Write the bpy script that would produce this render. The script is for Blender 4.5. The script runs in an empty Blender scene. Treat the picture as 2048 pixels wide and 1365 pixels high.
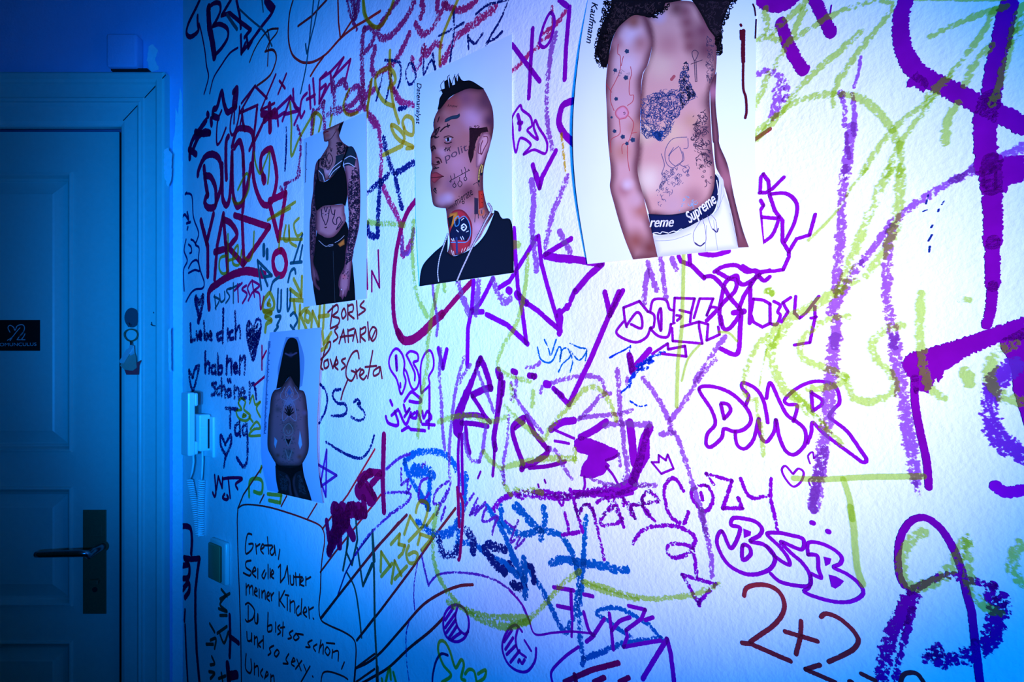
import bpy, bmesh, math, random
from mathutils import Vector, Matrix
from mathutils.geometry import delaunay_2d_cdt

# ------------------------------------------------------------------ camera
W_PX, H_PX, F_PX = 2048.0, 1365.0, 1434.0
CX, CY = 1024.0, 750.0                    # principal column, horizon row
CAM_H = 1.457
scene = bpy.context.scene
col = scene.collection
cam_data = bpy.data.cameras.new('camera')
cam_data.sensor_width = 36.0
cam_data.lens = F_PX * 36.0 / W_PX
cam_data.shift_y = (CY - H_PX / 2) / W_PX
cam_data.clip_start = 0.02
cam = bpy.data.objects.new('camera', cam_data)
col.objects.link(cam)
cam.location = (0, 0, CAM_H)
cam.rotation_euler = (math.radians(90), 0, 0)
scene.camera = cam

# ------------------------------------------------------------------ light
scene.view_settings.view_transform = 'Standard'
scene.view_settings.look = 'None'
scene.view_settings.gamma = 1.0
scene.view_settings.exposure = 0.0
scene.view_settings.use_curve_mapping = False
try:
    scene.cycles.transparent_max_bounces = 48
except Exception:
    pass

world = bpy.data.worlds.new('dim blue room light')
scene.world = world
world.use_nodes = True
bgn = world.node_tree.nodes['Background']
bgn.inputs[0].default_value = (0.0, 0.5, 1.0, 1)
bgn.inputs[1].default_value = 0.012


def lamp(name, kind, loc, aim, energy, color, **kw):
    d = bpy.data.lights.new(name, kind)
    d.energy = energy
    d.color = color
    for k, v in kw.items():
        setattr(d, k, v)
    o = bpy.data.objects.new(name, d)
    col.objects.link(o)
    o.location = loc
    o.rotation_euler = (Vector(aim) - Vector(loc)).to_track_quat('-Z', 'Y').to_euler()
    return o


# added, unseen spots, blue and near-white, shaped to imitate vignette and colour grading
def spot(name, loc, aim, half, watts, radius=0.03):
    top = max(watts)
    lamp(name, 'SPOT', loc, aim, top, tuple(w / top for w in watts), spot_size=2 * math.radians(half), spot_blend=1.0, shadow_soft_size=radius)


spot('added_left_blue_spot', (-0.299, -0.117, 1.375), (-0.346, 1.249, 1.551), 26.0, (0.54, 35.45, 135.42))
spot('added_wide_blue_spot', (0.033, -0.557, 1.42), (0.027, 0.878, 1.57), 36.6, (0.13, 31.93, 150.56))
spot('added_white_spot', (0.161, -0.387, 1.391), (0.088, 0.818, 1.539), 21.6, (90.41, 68.17, 63.87))

# ------------------------------------------------------------------ geometry of the place
K = 1307.6 / F_PX                        # wall line: X = K + (XV-CX)/F * Z  with depth Z
XV = -420.0
T45 = (CX - XV) / F_PX                   # dX/dZ slope of the graffiti wall
DIRW = Vector((T45, -1.0, 0)).normalized()     # along the wall, from the corner toward the viewer
NRM = Vector((-1.0, -T45, 0)).normalized()     # out of the wall into the room
P0 = Vector((K, 0, CAM_H))               # a point of the wall beside the viewer
DEPTH = K * F_PX / (366.0 - XV)        # distance of the door wall (corner seen at column 366)
DOORWALL_Y = DEPTH
CORNER = Vector((K - T45 * DEPTH, DEPTH, 0))
CAM = Vector((0, 0, CAM_H))


def ray(px, py):
    return Vector(((px - CX) / F_PX, 1.0, -(py - CY) / F_PX))


def on_wall(px, py, off=0.0):
    """the point of the graffiti wall (or a plane off metres in front of it) seen at a photograph position"""
    r = ray(px, py)
    t = ((P0 - CAM).dot(NRM) + off) / r.dot(NRM)
    return CAM + r * t


def on_door(px, py, off=0.0):
    r = ray(px, py)
    return CAM + r * (DOORWALL_Y - off)


def wall_uv(p):
    q = p - P0
    return q.dot(DIRW), q.z


def wall_pt(u, z, off):
    q = P0 + DIRW * u + NRM * off
    q.z = P0.z + z
    return q


# ------------------------------------------------------------------ materials
def new_mat(name):
    m = bpy.data.materials.new(name)
    m.use_nodes = True
    return m, m.node_tree, m.node_tree.nodes, m.node_tree.links


def srgb(c):
    return tuple(((v / 255) / 12.92 if v / 255 <= 0.04045 else ((v / 255 + 0.055) / 1.055) ** 2.4) for v in c)


def painted(name, color, rough=0.5, bump=0.0, scale=60.0, var=0.06, metallic=0.0, spec=0.5, bump_dist=0.002, detail=4.0):
    m, nt, N, L = new_mat(name)
    b = N['Principled BSDF']
    b.inputs['Roughness'].default_value = rough
    b.inputs['Metallic'].default_value = metallic
    b.inputs['Specular IOR Level'].default_value = spec
    tc = N.new('ShaderNodeTexCoord')
    nz = N.new('ShaderNodeTexNoise')
    nz.inputs['Scale'].default_value = scale
    nz.inputs['Detail'].default_value = detail
    L.new(tc.outputs['Object'], nz.inputs['Vector'])
    mx = N.new('ShaderNodeMix')
    mx.data_type = 'RGBA'
    mx.inputs[6].default_value = tuple(max(0, c * (1 - var)) for c in color) + (1,)
    mx.inputs[7].default_value = tuple(min(1, c * (1 + var)) for c in color) + (1,)
    L.new(nz.outputs['Fac'], mx.inputs[0])
    L.new(mx.outputs[2], b.inputs['Base Color'])
    if bump:
        bp = N.new('ShaderNodeBump')
        bp.inputs['Strength'].default_value = bump
        bp.inputs['Distance'].default_value = bump_dist
        L.new(nz.outputs['Fac'], bp.inputs['Height'])
        L.new(bp.outputs['Normal'], b.inputs['Normal'])
    return m


def plaster(name, color):
    m, nt, N, L = new_mat(name)
    b = N['Principled BSDF']
    b.inputs['Roughness'].default_value = 0.75
    b.inputs['Specular IOR Level'].default_value = 0.25
    tc = N.new('ShaderNodeTexCoord')
    n1 = N.new('ShaderNodeTexNoise'); n1.inputs['Scale'].default_value = 230; n1.inputs['Detail'].default_value = 3
    n2 = N.new('ShaderNodeTexNoise'); n2.inputs['Scale'].default_value = 45; n2.inputs['Detail'].default_value = 5
    n3 = N.new('ShaderNodeTexNoise'); n3.inputs['Scale'].default_value = 9; n3.inputs['Detail'].default_value = 4
    for n in (n1, n2, n3):
        L.new(tc.outputs['Object'], n.inputs['Vector'])
    mx = N.new('ShaderNodeMix'); mx.data_type = 'RGBA'
    mx.inputs[6].default_value = tuple(c * 0.90 for c in color) + (1,)
    mx.inputs[7].default_value = tuple(min(1, c * 1.05) for c in color) + (1,)
    L.new(n3.outputs['Fac'], mx.inputs[0])
    L.new(mx.outputs[2], b.inputs['Base Color'])
    ad = N.new('ShaderNodeMath'); ad.operation = 'MULTIPLY_ADD'; ad.inputs[1].default_value = 1.6
    L.new(n2.outputs['Fac'], ad.inputs[0]); L.new(n1.outputs['Fac'], ad.inputs[2])
    bp = N.new('ShaderNodeBump'); bp.inputs['Strength'].default_value = 0.55; bp.inputs['Distance'].default_value = 0.0016
    L.new(ad.outputs[0], bp.inputs['Height'])
    L.new(bp.outputs['Normal'], b.inputs['Normal'])
    return m


#       albedo of the ink on white,      share of the colour that is opaque pigment
INKS = {'D': ((0.210, 0.002, 0.215), 0.97), 'U': ((0.75, 0.010, 0.150), 0.85), 'C': ((0.40, 0.004, 0.085), 0.85), 'K': ((0.90, 0.006, 0.075), 0.9), 'P': ((0.240, 0.003, 0.320), 0.97), 'M': ((0.62, 0.035, 0.17), 0.6),
        'V': ((0.200, 0.030, 0.400), 0.55), 'L': ((0.400, 0.120, 0.480), 0.3), 'Y': ((0.80, 0.52, 0.050), 0.15), 'Z': ((0.58, 0.74, 0.130), 0.12),
        'T': ((0.015, 0.130, 0.160), 0.75), 'T2': ((0.004, 0.130, 0.400), 0.75), 'N': ((0.010, 0.018, 0.150), 0.7),
        'B': ((0.006, 0.040, 0.500), 0.7), 'G': ((0.010, 0.090, 0.060), 0.8), 'R': ((0.30, 0.022, 0.030), 0.85), 'Q': ((0.85, 0.028, 0.030), 0.85)}
INK_NAMES = {'D': 'dark purple ink', 'U': 'plum ink', 'Z': 'light green ink', 'C': 'maroon ink', 'K': 'red maroon ink', 'Q': 'red brown ink', 'P': 'purple ink', 'M': 'magenta crayon', 'V': 'violet ink', 'L': 'lilac crayon', 'Y': 'yellow ink',
             'T': 'teal ink', 'T2': 'blue paint', 'N': 'navy ink', 'B': 'blue smear', 'G': 'dark green ink', 'R': 'brown ink'}
_ink = {}


def ink(code, dry):
    key = (code, dry)
    if key in _ink:
        return _ink[key]
    a, opq = INKS[code]
    m, nt, N, L = new_mat(INK_NAMES[code] + (' dry' if dry else ''))
    N.remove(N['Principled BSDF'])
    out = N['Material Output']
    tint = N.new('ShaderNodeBsdfTransparent')
    tint.inputs[0].default_value = tuple(v ** 0.5 for v in a) + (1,)
    pig = N.new('ShaderNodeBsdfDiffuse')
    tc = N.new('ShaderNodeTexCoord')
    st = N.new('ShaderNodeTexNoise'); st.inputs['Scale'].default_value = 60; st.inputs['Detail'].default_value = 3
    L.new(tc.outputs['Object'], st.inputs['Vector'])
    cm = N.new('ShaderNodeMix'); cm.data_type = 'RGBA'
    cm.inputs[6].default_value = tuple(v * 0.78 for v in a) + (1,)
    cm.inputs[7].default_value = tuple(min(1, v * 1.2) for v in a) + (1,)
    L.new(st.outputs['Fac'], cm.inputs[0]); L.new(cm.outputs[2], pig.inputs[0])
    mix = N.new('ShaderNodeMixShader'); mix.inputs[0].default_value = opq
    L.new(tint.outputs[0], mix.inputs[1]); L.new(pig.outputs[0], mix.inputs[2])
    # coverage: ragged at the edge of the stroke, broken by the plaster grain when the pen ran dry
    clear = N.new('ShaderNodeBsdfTransparent')
    uv = N.new('ShaderNodeUVMap')
    sp = N.new('ShaderNodeSeparateXYZ'); L.new(uv.outputs[0], sp.inputs[0])
    ab = N.new('ShaderNodeMath'); ab.operation = 'ABSOLUTE'; L.new(sp.outputs['Y'], ab.inputs[0])
    gr = N.new('ShaderNodeTexNoise'); gr.inputs['Scale'].default_value = 300 if dry else 380
    gr.inputs['Detail'].default_value = 3; gr.inputs['Roughness'].default_value = 0.65
    L.new(tc.outputs['Object'], gr.inputs['Vector'])
    lo = N.new('ShaderNodeTexNoise'); lo.inputs['Scale'].default_value = 26; lo.inputs['Detail'].default_value = 2
    L.new(tc.outputs['Object'], lo.inputs['Vector'])
    e = N.new('ShaderNodeMath'); e.operation = 'POWER'; L.new(ab.outputs[0], e.inputs[0]); e.inputs[1].default_value = 3.6 if dry else 6.0
    s1 = N.new('ShaderNodeMath'); s1.operation = 'MULTIPLY_ADD'; L.new(e.outputs[0], s1.inputs[0])
    s1.inputs[1].default_value = -0.24 if dry else -0.30; L.new(gr.outputs['Fac'], s1.inputs[2])
    s2 = N.new('ShaderNodeMath'); s2.operation = 'MULTIPLY_ADD'; L.new(lo.outputs['Fac'], s2.inputs[0])
    s2.inputs[1].default_value = 0.42 if dry else 0.06; L.new(s1.outputs[0], s2.inputs[2])
    mr = N.new('ShaderNodeMapRange'); L.new(s2.outputs[0], mr.inputs['Value'])
    mr.inputs['From Min'].default_value = 0.575 if dry else 0.19
    mr.inputs['From Max'].default_value = 0.635 if dry else 0.25
    mx2 = N.new('ShaderNodeMixShader'); L.new(mr.outputs[0], mx2.inputs[0])
    L.new(clear.outputs[0], mx2.inputs[1]); L.new(mix.outputs[0], mx2.inputs[2])
    L.new(mx2.outputs[0], out.inputs['Surface'])
    _ink[key] = m
    return m


def print_mat():
    m, nt, N, L = new_mat('printed picture')
    b = N['Principled BSDF']
    b.inputs['Roughness'].default_value = 0.45
    b.inputs['Specular IOR Level'].default_value = 0.3
    at = N.new('ShaderNodeAttribute'); at.attribute_name = 'ink'
    L.new(at.outputs['Color'], b.inputs['Base Color'])
    return m


M = {
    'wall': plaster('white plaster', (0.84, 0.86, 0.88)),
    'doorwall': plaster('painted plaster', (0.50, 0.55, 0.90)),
    'floor': painted('dark floorboards', (0.16, 0.10, 0.06), 0.5, 0.3, 8),
    'ceiling': painted('ceiling paint', (0.7, 0.7, 0.7), 0.8),
    'door': painted('pale gloss door paint', (0.36, 0.62, 0.56), 0.38, 0.12, 90, 0.05),
    'casing': painted('pale gloss trim paint', (0.42, 0.68, 0.63), 0.34, 0.15, 70, 0.06),
    'bare': painted('bare white filler', (0.82, 0.85, 0.9), 0.8, 0.4, 120, 0.08),
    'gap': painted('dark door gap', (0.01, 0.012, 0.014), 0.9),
    'plate': painted('dark aged metal', (0.13, 0.12, 0.06), 0.45, 0.1, 200, 0.2, 0.1),
    'lever': painted('brushed steel', (0.34, 0.34, 0.36), 0.26, 0.05, 200, 0.1, 1.0),
    'steel': painted('polished steel', (0.85, 0.85, 0.87), 0.25, 0.0, 200, 0.05, 0.5),
    'brass': painted('dull key metal', (0.50, 0.36, 0.28), 0.4, 0.0, 200, 0.1, 0.3),
    'red': painted('red plastic', (0.85, 0.03, 0.05), 0.5),
    'black': painted('black sticker', (0.006, 0.007, 0.008), 0.4),
    'stickerprint': painted('sticker print', (0.45, 0.55, 0.60), 0.5, var=0.2),
    'hook': painted('dark hook disc', (0.05, 0.08, 0.10), 0.45),
    'plastic': painted('white intercom plastic', (0.90, 0.92, 0.93), 0.22, 0.0, 50, 0.03),
    'switch': painted('switch plastic', (0.62, 0.66, 0.62), 0.25, 0.0, 50, 0.03),
    'rocker': painted('dark olive switch rocker plastic', (0.20, 0.21, 0.10), 0.3, 0.0, 50, 0.03),  # rocker darker and more olive than its frame
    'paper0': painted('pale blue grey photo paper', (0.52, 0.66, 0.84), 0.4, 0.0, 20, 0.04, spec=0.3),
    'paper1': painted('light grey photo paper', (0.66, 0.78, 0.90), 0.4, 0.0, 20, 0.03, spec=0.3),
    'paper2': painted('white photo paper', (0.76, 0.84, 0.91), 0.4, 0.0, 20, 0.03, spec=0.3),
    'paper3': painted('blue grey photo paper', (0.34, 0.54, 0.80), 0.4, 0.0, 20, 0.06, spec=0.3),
    'print': print_mat(),
}


# ------------------------------------------------------------------ mesh helpers
def link_mesh(name, me, mat, parent=None):
    o = bpy.data.objects.new(name, me)
    col.objects.link(o)
    if mat:
        me.materials.append(mat)
    if parent:
        o.parent = parent
        o.matrix_parent_inverse = parent.matrix_world.inverted()
    return o


def from_bm(name, bm, mat, parent=None, smooth=False):
    bmesh.ops.recalc_face_normals(bm, faces=bm.faces)
    me = bpy.data.meshes.new(name)
    bm.to_mesh(me)
    bm.free()
    if smooth:
        for p in me.polygons:
            p.use_smooth = True
    return link_mesh(name, me, mat, parent)


def empty(name, loc):
    o = bpy.data.objects.new(name, None)
    col.objects.link(o)
    o.location = loc
    o.empty_display_size = 0.05
    bpy.context.view_layer.update()
    return o


def tag(o, label, cat, group=None):
    o['label'] = label
    o['category'] = cat
    if group:
        o['group'] = group
    return o


def struct(o, label=None):
    o['kind'] = 'structure'
    if label:
        o['label'] = label
    return o


def add_box(bm, origin, ax, ay, az, bevel=0.0, seg=2):
    """box from a corner point and three edge vectors"""
    vs = []
    for i in (0, 1):
        for j in (0, 1):
            for k in (0, 1):
                vs.append(bm.verts.new(origin + ax * i + ay * j + az * k))
    idx = [(0, 1, 3, 2), (4, 6, 7, 5), (0, 4, 5, 1), (2, 3, 7, 6), (0, 2, 6, 4), (1, 5, 7, 3)]
    fs = [bm.faces.new([vs[a] for a in f]) for f in idx]
    bmesh.ops.recalc_face_normals(bm, faces=fs)
    if bevel:
        es = list({e for f in fs for e in f.edges})
        bmesh.ops.bevel(bm, geom=es, offset=bevel, segments=seg, affect='EDGES', profile=0.5)


def add_prism(bm, pts, d):
    """extrude a closed outline of 3D points by vector d"""
    a = [bm.verts.new(p) for p in pts]
    b = [bm.verts.new(p + d) for p in pts]
    bm.faces.new(a)
    bm.faces.new(list(reversed(b)))
    n = len(pts)
    for i in range(n):
        bm.faces.new((a[i], b[i], b[(i + 1) % n], a[(i + 1) % n]))


def add_tube(bm, pts, r, sides=10, caps=True):
    rs = r if isinstance(r, (list, tuple)) else [r] * len(pts)
    rings = []
    up = Vector((0.13, 0.31, 0.94))
    for i, p in enumerate(pts):
        t = (pts[min(i + 1, len(pts) - 1)] - pts[max(i - 1, 0)]).normalized()
        a = t.cross(up)
        if a.length < 1e-4:
            a = t.cross(Vector((1, 0, 0)))
        a.normalize()
        b = t.cross(a).normalized()
        up = a.cross(t)
        rings.append([bm.verts.new(p + (a * math.cos(q) + b * math.sin(q)) * rs[i])
                      for q in [2 * math.pi * k / sides for k in range(sides)]])
    for i in range(len(rings) - 1):
        for k in range(sides):
            bm.faces.new((rings[i][k], rings[i][(k + 1) % sides], rings[i + 1][(k + 1) % sides], rings[i + 1][k]))
    if caps:
        bm.faces.new(list(reversed(rings[0])))
        bm.faces.new(rings[-1])


def smooth_path(pts, step):
    """Catmull-Rom through 2D points, sampled every `step`"""
    if len(pts) < 3:
        return resample(pts, step)
    P = [pts[0]] + list(pts) + [pts[-1]]
    if pts[0] == pts[-1]:
        P[0] = pts[-2]
        P[-1] = pts[1]
    out = []
    for i in range(1, len(P) - 2):
        p0, p1, p2, p3 = P[i - 1], P[i], P[i + 1], P[i + 2]
        n = max(2, int(math.hypot(p2[0] - p1[0], p2[1] - p1[1]) / step))
        for k in range(n):
            t = k / n
            out.append(tuple(0.5 * (2 * p1[j] + (p2[j] - p0[j]) * t + (2 * p0[j] - 5 * p1[j] + 4 * p2[j] - p3[j]) * t * t
                                    + (-p0[j] + 3 * p1[j] - 3 * p2[j] + p3[j]) * t ** 3) for j in (0, 1)))
    out.append(tuple(pts[-1]))
    return out


def smooth_outline(poly, step, limit=0.5):
    """closed outline, smoothed except at sharp corners"""
    n = len(poly)
    sharp = []
    for i in range(n):
        a, b, c = poly[i - 1], poly[i], poly[(i + 1) % n]
        ux, uy, vx, vy = b[0] - a[0], b[1] - a[1], c[0] - b[0], c[1] - b[1]
        lu, lv = math.hypot(ux, uy) or 1e-9, math.hypot(vx, vy) or 1e-9
        if (ux * vx + uy * vy) / (lu * lv) < limit:
            sharp.append(i)
    if not sharp:
        return smooth_path(list(poly) + [poly[0]], step)[:-1]
    out = []
    for k, i in enumerate(sharp):
        j = sharp[(k + 1) % len(sharp)]
        if j <= i:
            j += n
        run = [poly[q % n] for q in range(i, j + 1)]
        out += (smooth_path(run, step) if run[0] != run[-1] else smooth_path(run[:-1], step) + [run[-1]])[:-1]
    return out


def resample(pts, step):
    out = []
    for a, b in zip(pts, pts[1:]):
        n = max(1, int(math.hypot(b[0] - a[0], b[1] - a[1]) / step))
        for k in range(n):
            out.append((a[0] + (b[0] - a[0]) * k / n, a[1] + (b[1] - a[1]) * k / n))
    out.append(tuple(pts[-1]))
    return out


class Ribbons:
    """flat pen strokes lying in a 2D surface; place(x, y, lift) gives the 3D point"""

    def __init__(self):
        self.v, self.f, self.uv, self.c = [], [], [], []

    def stroke(self, pts, hw, place, lift, jitter=0.0, rng=None, color=None):
        clean = [pts[0]]
        for p in pts[1:]:
            if math.hypot(p[0] - clean[-1][0], p[1] - clean[-1][1]) > hw * 0.12:
                clean.append(p)
        if len(clean) < 2:
            clean.append((clean[0][0] + hw * 0.2, clean[0][1]))
        pts = clean
        n = len(pts)
        dirs = []
        for i in range(n - 1):
            dx, dy = pts[i + 1][0] - pts[i][0], pts[i + 1][1] - pts[i][1]
            l = math.hypot(dx, dy) or 1e-9
            dirs.append((dx / l, dy / l))
        left, right = [], []
        length = 0.0
        cen = []
        # rounded start and end: extra samples with shrinking half-width
        ext = []
        d0 = dirs[0]
        for a in (80, 55, 30):
            s = math.sin(math.radians(a))
            ext.append(((pts[0][0] - d0[0] * hw * s, pts[0][1] - d0[1] * hw * s), d0, math.cos(math.radians(a))))
        body = []
        for i in range(n):
            a = dirs[max(0, i - 1)]
            b = dirs[min(n - 2, i)]
            tx, ty = a[0] + b[0], a[1] + b[1]
            l = math.hypot(tx, ty)
            if l < 0.25:
                tx, ty, l = a[0], a[1], 1.0
            tx, ty = tx / l, ty / l
            m = 1.0 / max(0.62, a[0] * tx + a[1] * ty)
            body.append((pts[i], (tx, ty), m))
        tail = []
        d1 = dirs[-1]
        for a in (30, 55, 80):
            s = math.sin(math.radians(a))
            tail.append(((pts[-1][0] + d1[0] * hw * s, pts[-1][1] + d1[1] * hw * s), d1, math.cos(math.radians(a))))
        base = len(self.v)
        allp = ext + body + tail
        last = None
        for (p, t, k) in allp:
            if last:
                length += math.hypot(p[0] - last[0], p[1] - last[1])
            last = p
            h1 = h2 = hw * k
            if jitter and rng:
                h1 *= 1 + rng.uniform(-jitter, jitter)
                h2 *= 1 + rng.uniform(-jitter, jitter)
            nx, ny = -t[1], t[0]
            self.v.append(place(p[0] + nx * h1, p[1] + ny * h1, lift))
            self.v.append(place(p[0], p[1], lift))
            self.v.append(place(p[0] - nx * h2, p[1] - ny * h2, lift))
            self.uv += [(length / hw, 1.0), (length / hw, 0.0), (length / hw, -1.0)]
            self.c += [color] * 3
        for i in range(len(allp) - 1):
            a = base + 3 * i
            self.f.append((a, a + 1, a + 4, a + 3))
            self.f.append((a + 1, a + 2, a + 5, a + 4))

    def fill(self, poly, place, lift, color=None):
        r = delaunay_2d_cdt([Vector(p) for p in poly], [], [list(range(len(poly)))], 1, 1e-6)
        base = len(self.v)
        for p in r[0]:
            self.v.append(place(p.x, p.y, lift))
            self.uv.append((0.0, 0.55))
            self.c.append(color)
        for f in r[2]:
            self.f.append(tuple(base + i for i in f))

    def build(self, name, mat, parent, colors=False):
        me = bpy.data.meshes.new(name)
        me.from_pydata([tuple(p) for p in self.v], [], self.f)
        uvl = me.uv_layers.new(name='UVMap')
        for lp in me.loops:
            uvl.data[lp.index].uv = self.uv[lp.vertex_index]
        if colors:
            ca = me.color_attributes.new('ink', 'FLOAT_COLOR', 'POINT')
            for i, c in enumerate(self.c):
                ca.data[i].color = c + (1.0,)
        me.update()
        return link_mesh(name, me, mat, parent)

# ------------------------------------------------------------------ room shell
PXM = DEPTH / F_PX                       # metres per pixel on the door wall
U_CORNER = wall_uv(CORNER)[0]
CEIL = 2.95


def box_obj(name, origin, ax, ay, az, mat, parent=None, bevel=0.0):
    bm = bmesh.new()
    add_box(bm, origin, ax, ay, az, bevel)
    return from_bm(name, bm, mat, parent)


X, Y, Z = Vector((1, 0, 0)), Vector((0, 1, 0)), Vector((0, 0, 1))

bm = bmesh.new()
a, b = CORNER.copy(), CORNER + DIRW * 4.4
add_prism(bm, [Vector((a.x, a.y, 0)), Vector((b.x, b.y, 0)), Vector((b.x, b.y, 0)) - NRM * 0.15, Vector((a.x, a.y, 0)) - NRM * 0.15], Z * CEIL)
wall = struct(from_bm('wall_right', bm, M['wall']))

DOOR_R = on_door(243, 800).x
DOOR_TOP = on_door(100, 260).z
DOOR_L = DOOR_R - 0.83
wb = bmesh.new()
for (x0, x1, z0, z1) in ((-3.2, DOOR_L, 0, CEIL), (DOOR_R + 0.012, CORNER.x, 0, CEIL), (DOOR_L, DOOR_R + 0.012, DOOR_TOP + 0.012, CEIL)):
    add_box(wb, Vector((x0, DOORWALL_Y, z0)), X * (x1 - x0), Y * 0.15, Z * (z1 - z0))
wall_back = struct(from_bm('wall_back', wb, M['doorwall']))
fl = bmesh.new()
add_prism(fl, [Vector((-3.2, DOORWALL_Y + .15, -.05)), Vector((CORNER.x, DOORWALL_Y + .15, -.05)), Vector((b.x, b.y, -.05)), Vector((-3.2, b.y, -.05))], Z * 0.05)
struct(from_bm('floor', fl, M['floor']))
ce = bmesh.new()
add_prism(ce, [Vector((-3.2, DOORWALL_Y + .15, CEIL)), Vector((CORNER.x, DOORWALL_Y + .15, CEIL)), Vector((b.x, b.y, CEIL)), Vector((-3.2, b.y, CEIL))], Z * 0.05)
struct(from_bm('ceiling', ce, M['ceiling']))

# ------------------------------------------------------------------ door and its casing
door = struct(empty('door_1', (DOOR_R, DOORWALL_Y, 0)))
LEAF_Y = DOORWALL_Y + 0.010              # leaf front sits a little behind the plaster
box_obj('gap_shade_backing', Vector((DOOR_L, DOORWALL_Y + 0.06, 0.0)), X * (DOOR_R + 0.012 - DOOR_L), Y * 0.05, Z * (DOOR_TOP + 0.012), M['gap'], door)  # slab closing the opening, coloured near-black for the shade in the door gap


def dz(py):
    return on_door(0, py, -0.010).z


LX1 = on_door(238.5, 800, -0.010).x
PX1 = on_door(146, 800, -0.010).x
LX0 = DOOR_L + 0.004
PX0 = LX0 + (LX1 - PX1)
rows = [(dz(905), dz(345)), (dz(1213), dz(974)), (0.16, dz(1282))]
LTOP = dz(264)
leaf = bmesh.new()
add_box(leaf, Vector((LX0, LEAF_Y, 0.006)), X * (PX0 - LX0), Y * 0.04, Z * (LTOP - 0.006))
add_box(leaf, Vector((PX1, LEAF_Y, 0.006)), X * (LX1 - PX1), Y * 0.04, Z * (LTOP - 0.006))
zs = [LTOP] + [v for r in rows for v in (r[1], r[0])] + [0.006]
for i in range(0, len(zs), 2):
    add_box(leaf, Vector((PX0, LEAF_Y, zs[i + 1])), X * (PX1 - PX0), Y * 0.04, Z * (zs[i] - zs[i + 1]))
from_bm('door_leaf', leaf, M['door'], door)
box_obj('gap_shade_strip', Vector((LX1, LEAF_Y + 0.001, 0.006)), X * 0.0012, Y * 0.038, Z * (LTOP - 0.006), M['gap'], door)  # dark strip added on the leaf edge to paint in the gap's shade
PROF = [(0, 0), (0.001, 0.005), (0.005, 0.006), (0.008, 0.003), (0.013, -0.007), (0.017, -0.010), (0.019, -0.013), (0.022, -0.013),
        (0.046, -0.005), (0.050, -0.003), (0.052, -0.003)]
for (z0, z1) in rows:
    pb = bmesh.new()
    rings = []
    for (o, h) in PROF:
        rings.append([pb.verts.new((x, LEAF_Y - h, z)) for x, z in ((PX0 + o, z0 + o), (PX1 - o, z0 + o), (PX1 - o, z1 - o), (PX0 + o, z1 - o))])
    for r0, r1 in zip(rings, rings[1:]):
        for k in range(4):
            pb.faces.new((r0[k], r0[(k + 1) % 4], r1[(k + 1) % 4], r1[k]))
    pb.faces.new(rings[-1])
    from_bm('door_panel', pb, M['door'], door)

# casing swept around the opening with mitred corners
CAS = [(0, -0.004), (0, 0.012), (0.003, 0.015), (0.010, 0.017), (0.040, 0.017), (0.043, 0.020), (0.046, 0.022), (0.049, 0.020), (0.051, 0.019),
       (0.053, 0.021), (0.056, 0.021), (0.059, 0.018), (0.084, 0.018), (0.087, 0.024), (0.092, 0.028), (0.104, 0.028), (0.108, 0.024), (0.109, 0.0)]
cb = bmesh.new()
XI, ZI = on_door(248.5, 500).x, on_door(100, 257).z
XL = DOOR_L - 0.004
cols_ = []
for (o, h) in CAS:
    y = DOORWALL_Y - h
    cols_.append([cb.verts.new(p) for p in ((XL - o, y, 0), (XL - o, y, ZI + o * 1.12), (XI + o * 0.97, y, ZI + o * 1.12), (XI + o * 0.97, y, 0))])
for a0, a1 in zip(cols_, cols_[1:]):
    for k in range(3):
        cb.faces.new((a0[k], a0[k + 1], a1[k + 1], a1[k]))
casing = struct(from_bm('trim_1', cb, M['casing']))
# the thin dark mitre joint
mj = Ribbons()
mj.stroke([(247, 241), (290, 195), (331, 150)], 0.9, lambda x, y, l: on_door(x, y, 0.0185 if x < 325 else 0.029), 0)
mj.build('mitre_joint', M['gap'], casing)


def ragged(poly, rng, amp, step=4.0):
    pts = resample(poly + [poly[0]], step)[:-1]
    return [(p[0] + rng.uniform(-amp, amp), p[1] + rng.uniform(-amp, amp)) for p in pts]


rng = random.Random(4)


def patch(name, poly, y_off, mat, parent, thick=0.0012, amp=1.2):
    rb_ = Ribbons()
    rb_.fill(ragged(poly, rng, amp), lambda x, y, l: on_door(x, y, y_off + thick), 0)
    return rb_.build(name, mat, parent)


patch('filler_strip', [(346, 285), (350, 262), (351, 215), (356, 230), (360, 175), (364, 190), (365.3, 240), (365.3, 700), (365.3, 2000), (346, 2000), (345, 1200), (346, 700)], 0.0, M['bare'], wall_back, amp=0.5)
patch('filler_patch', [(297, 92), (306, 88), (316, 100), (310, 120), (318, 138), (300, 146), (294, 120)], 0.0, M['bare'], wall_back)
patch('filler_patch', [(328, 300), (337, 296), (344, 310), (343, 360), (336, 374), (328, 350)], 0.0285, M['bare'], casing)
patch('filler_patch', [(336, 660), (342, 655), (343, 745), (337, 740)], 0.0285, M['bare'], casing, amp=0.6)
# pencilled smiley on the casing
sm = Ribbons()
for s in ([(302, 649), (308, 652), (316, 651), (323, 646)], [(303, 645), (304, 651)], [(323, 640), (324, 650)], [(307, 625), (307.5, 626.5)], [(321, 625), (322, 631)]):
    sm.stroke(smooth_path(s, 1.2), 1.1, lambda x, y, l: on_door(x, y, 0.0184), 0)
so = sm.build('pencil_smiley', M['hook'], casing)
so['label'] = 'faint pencilled smiling face'

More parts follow.
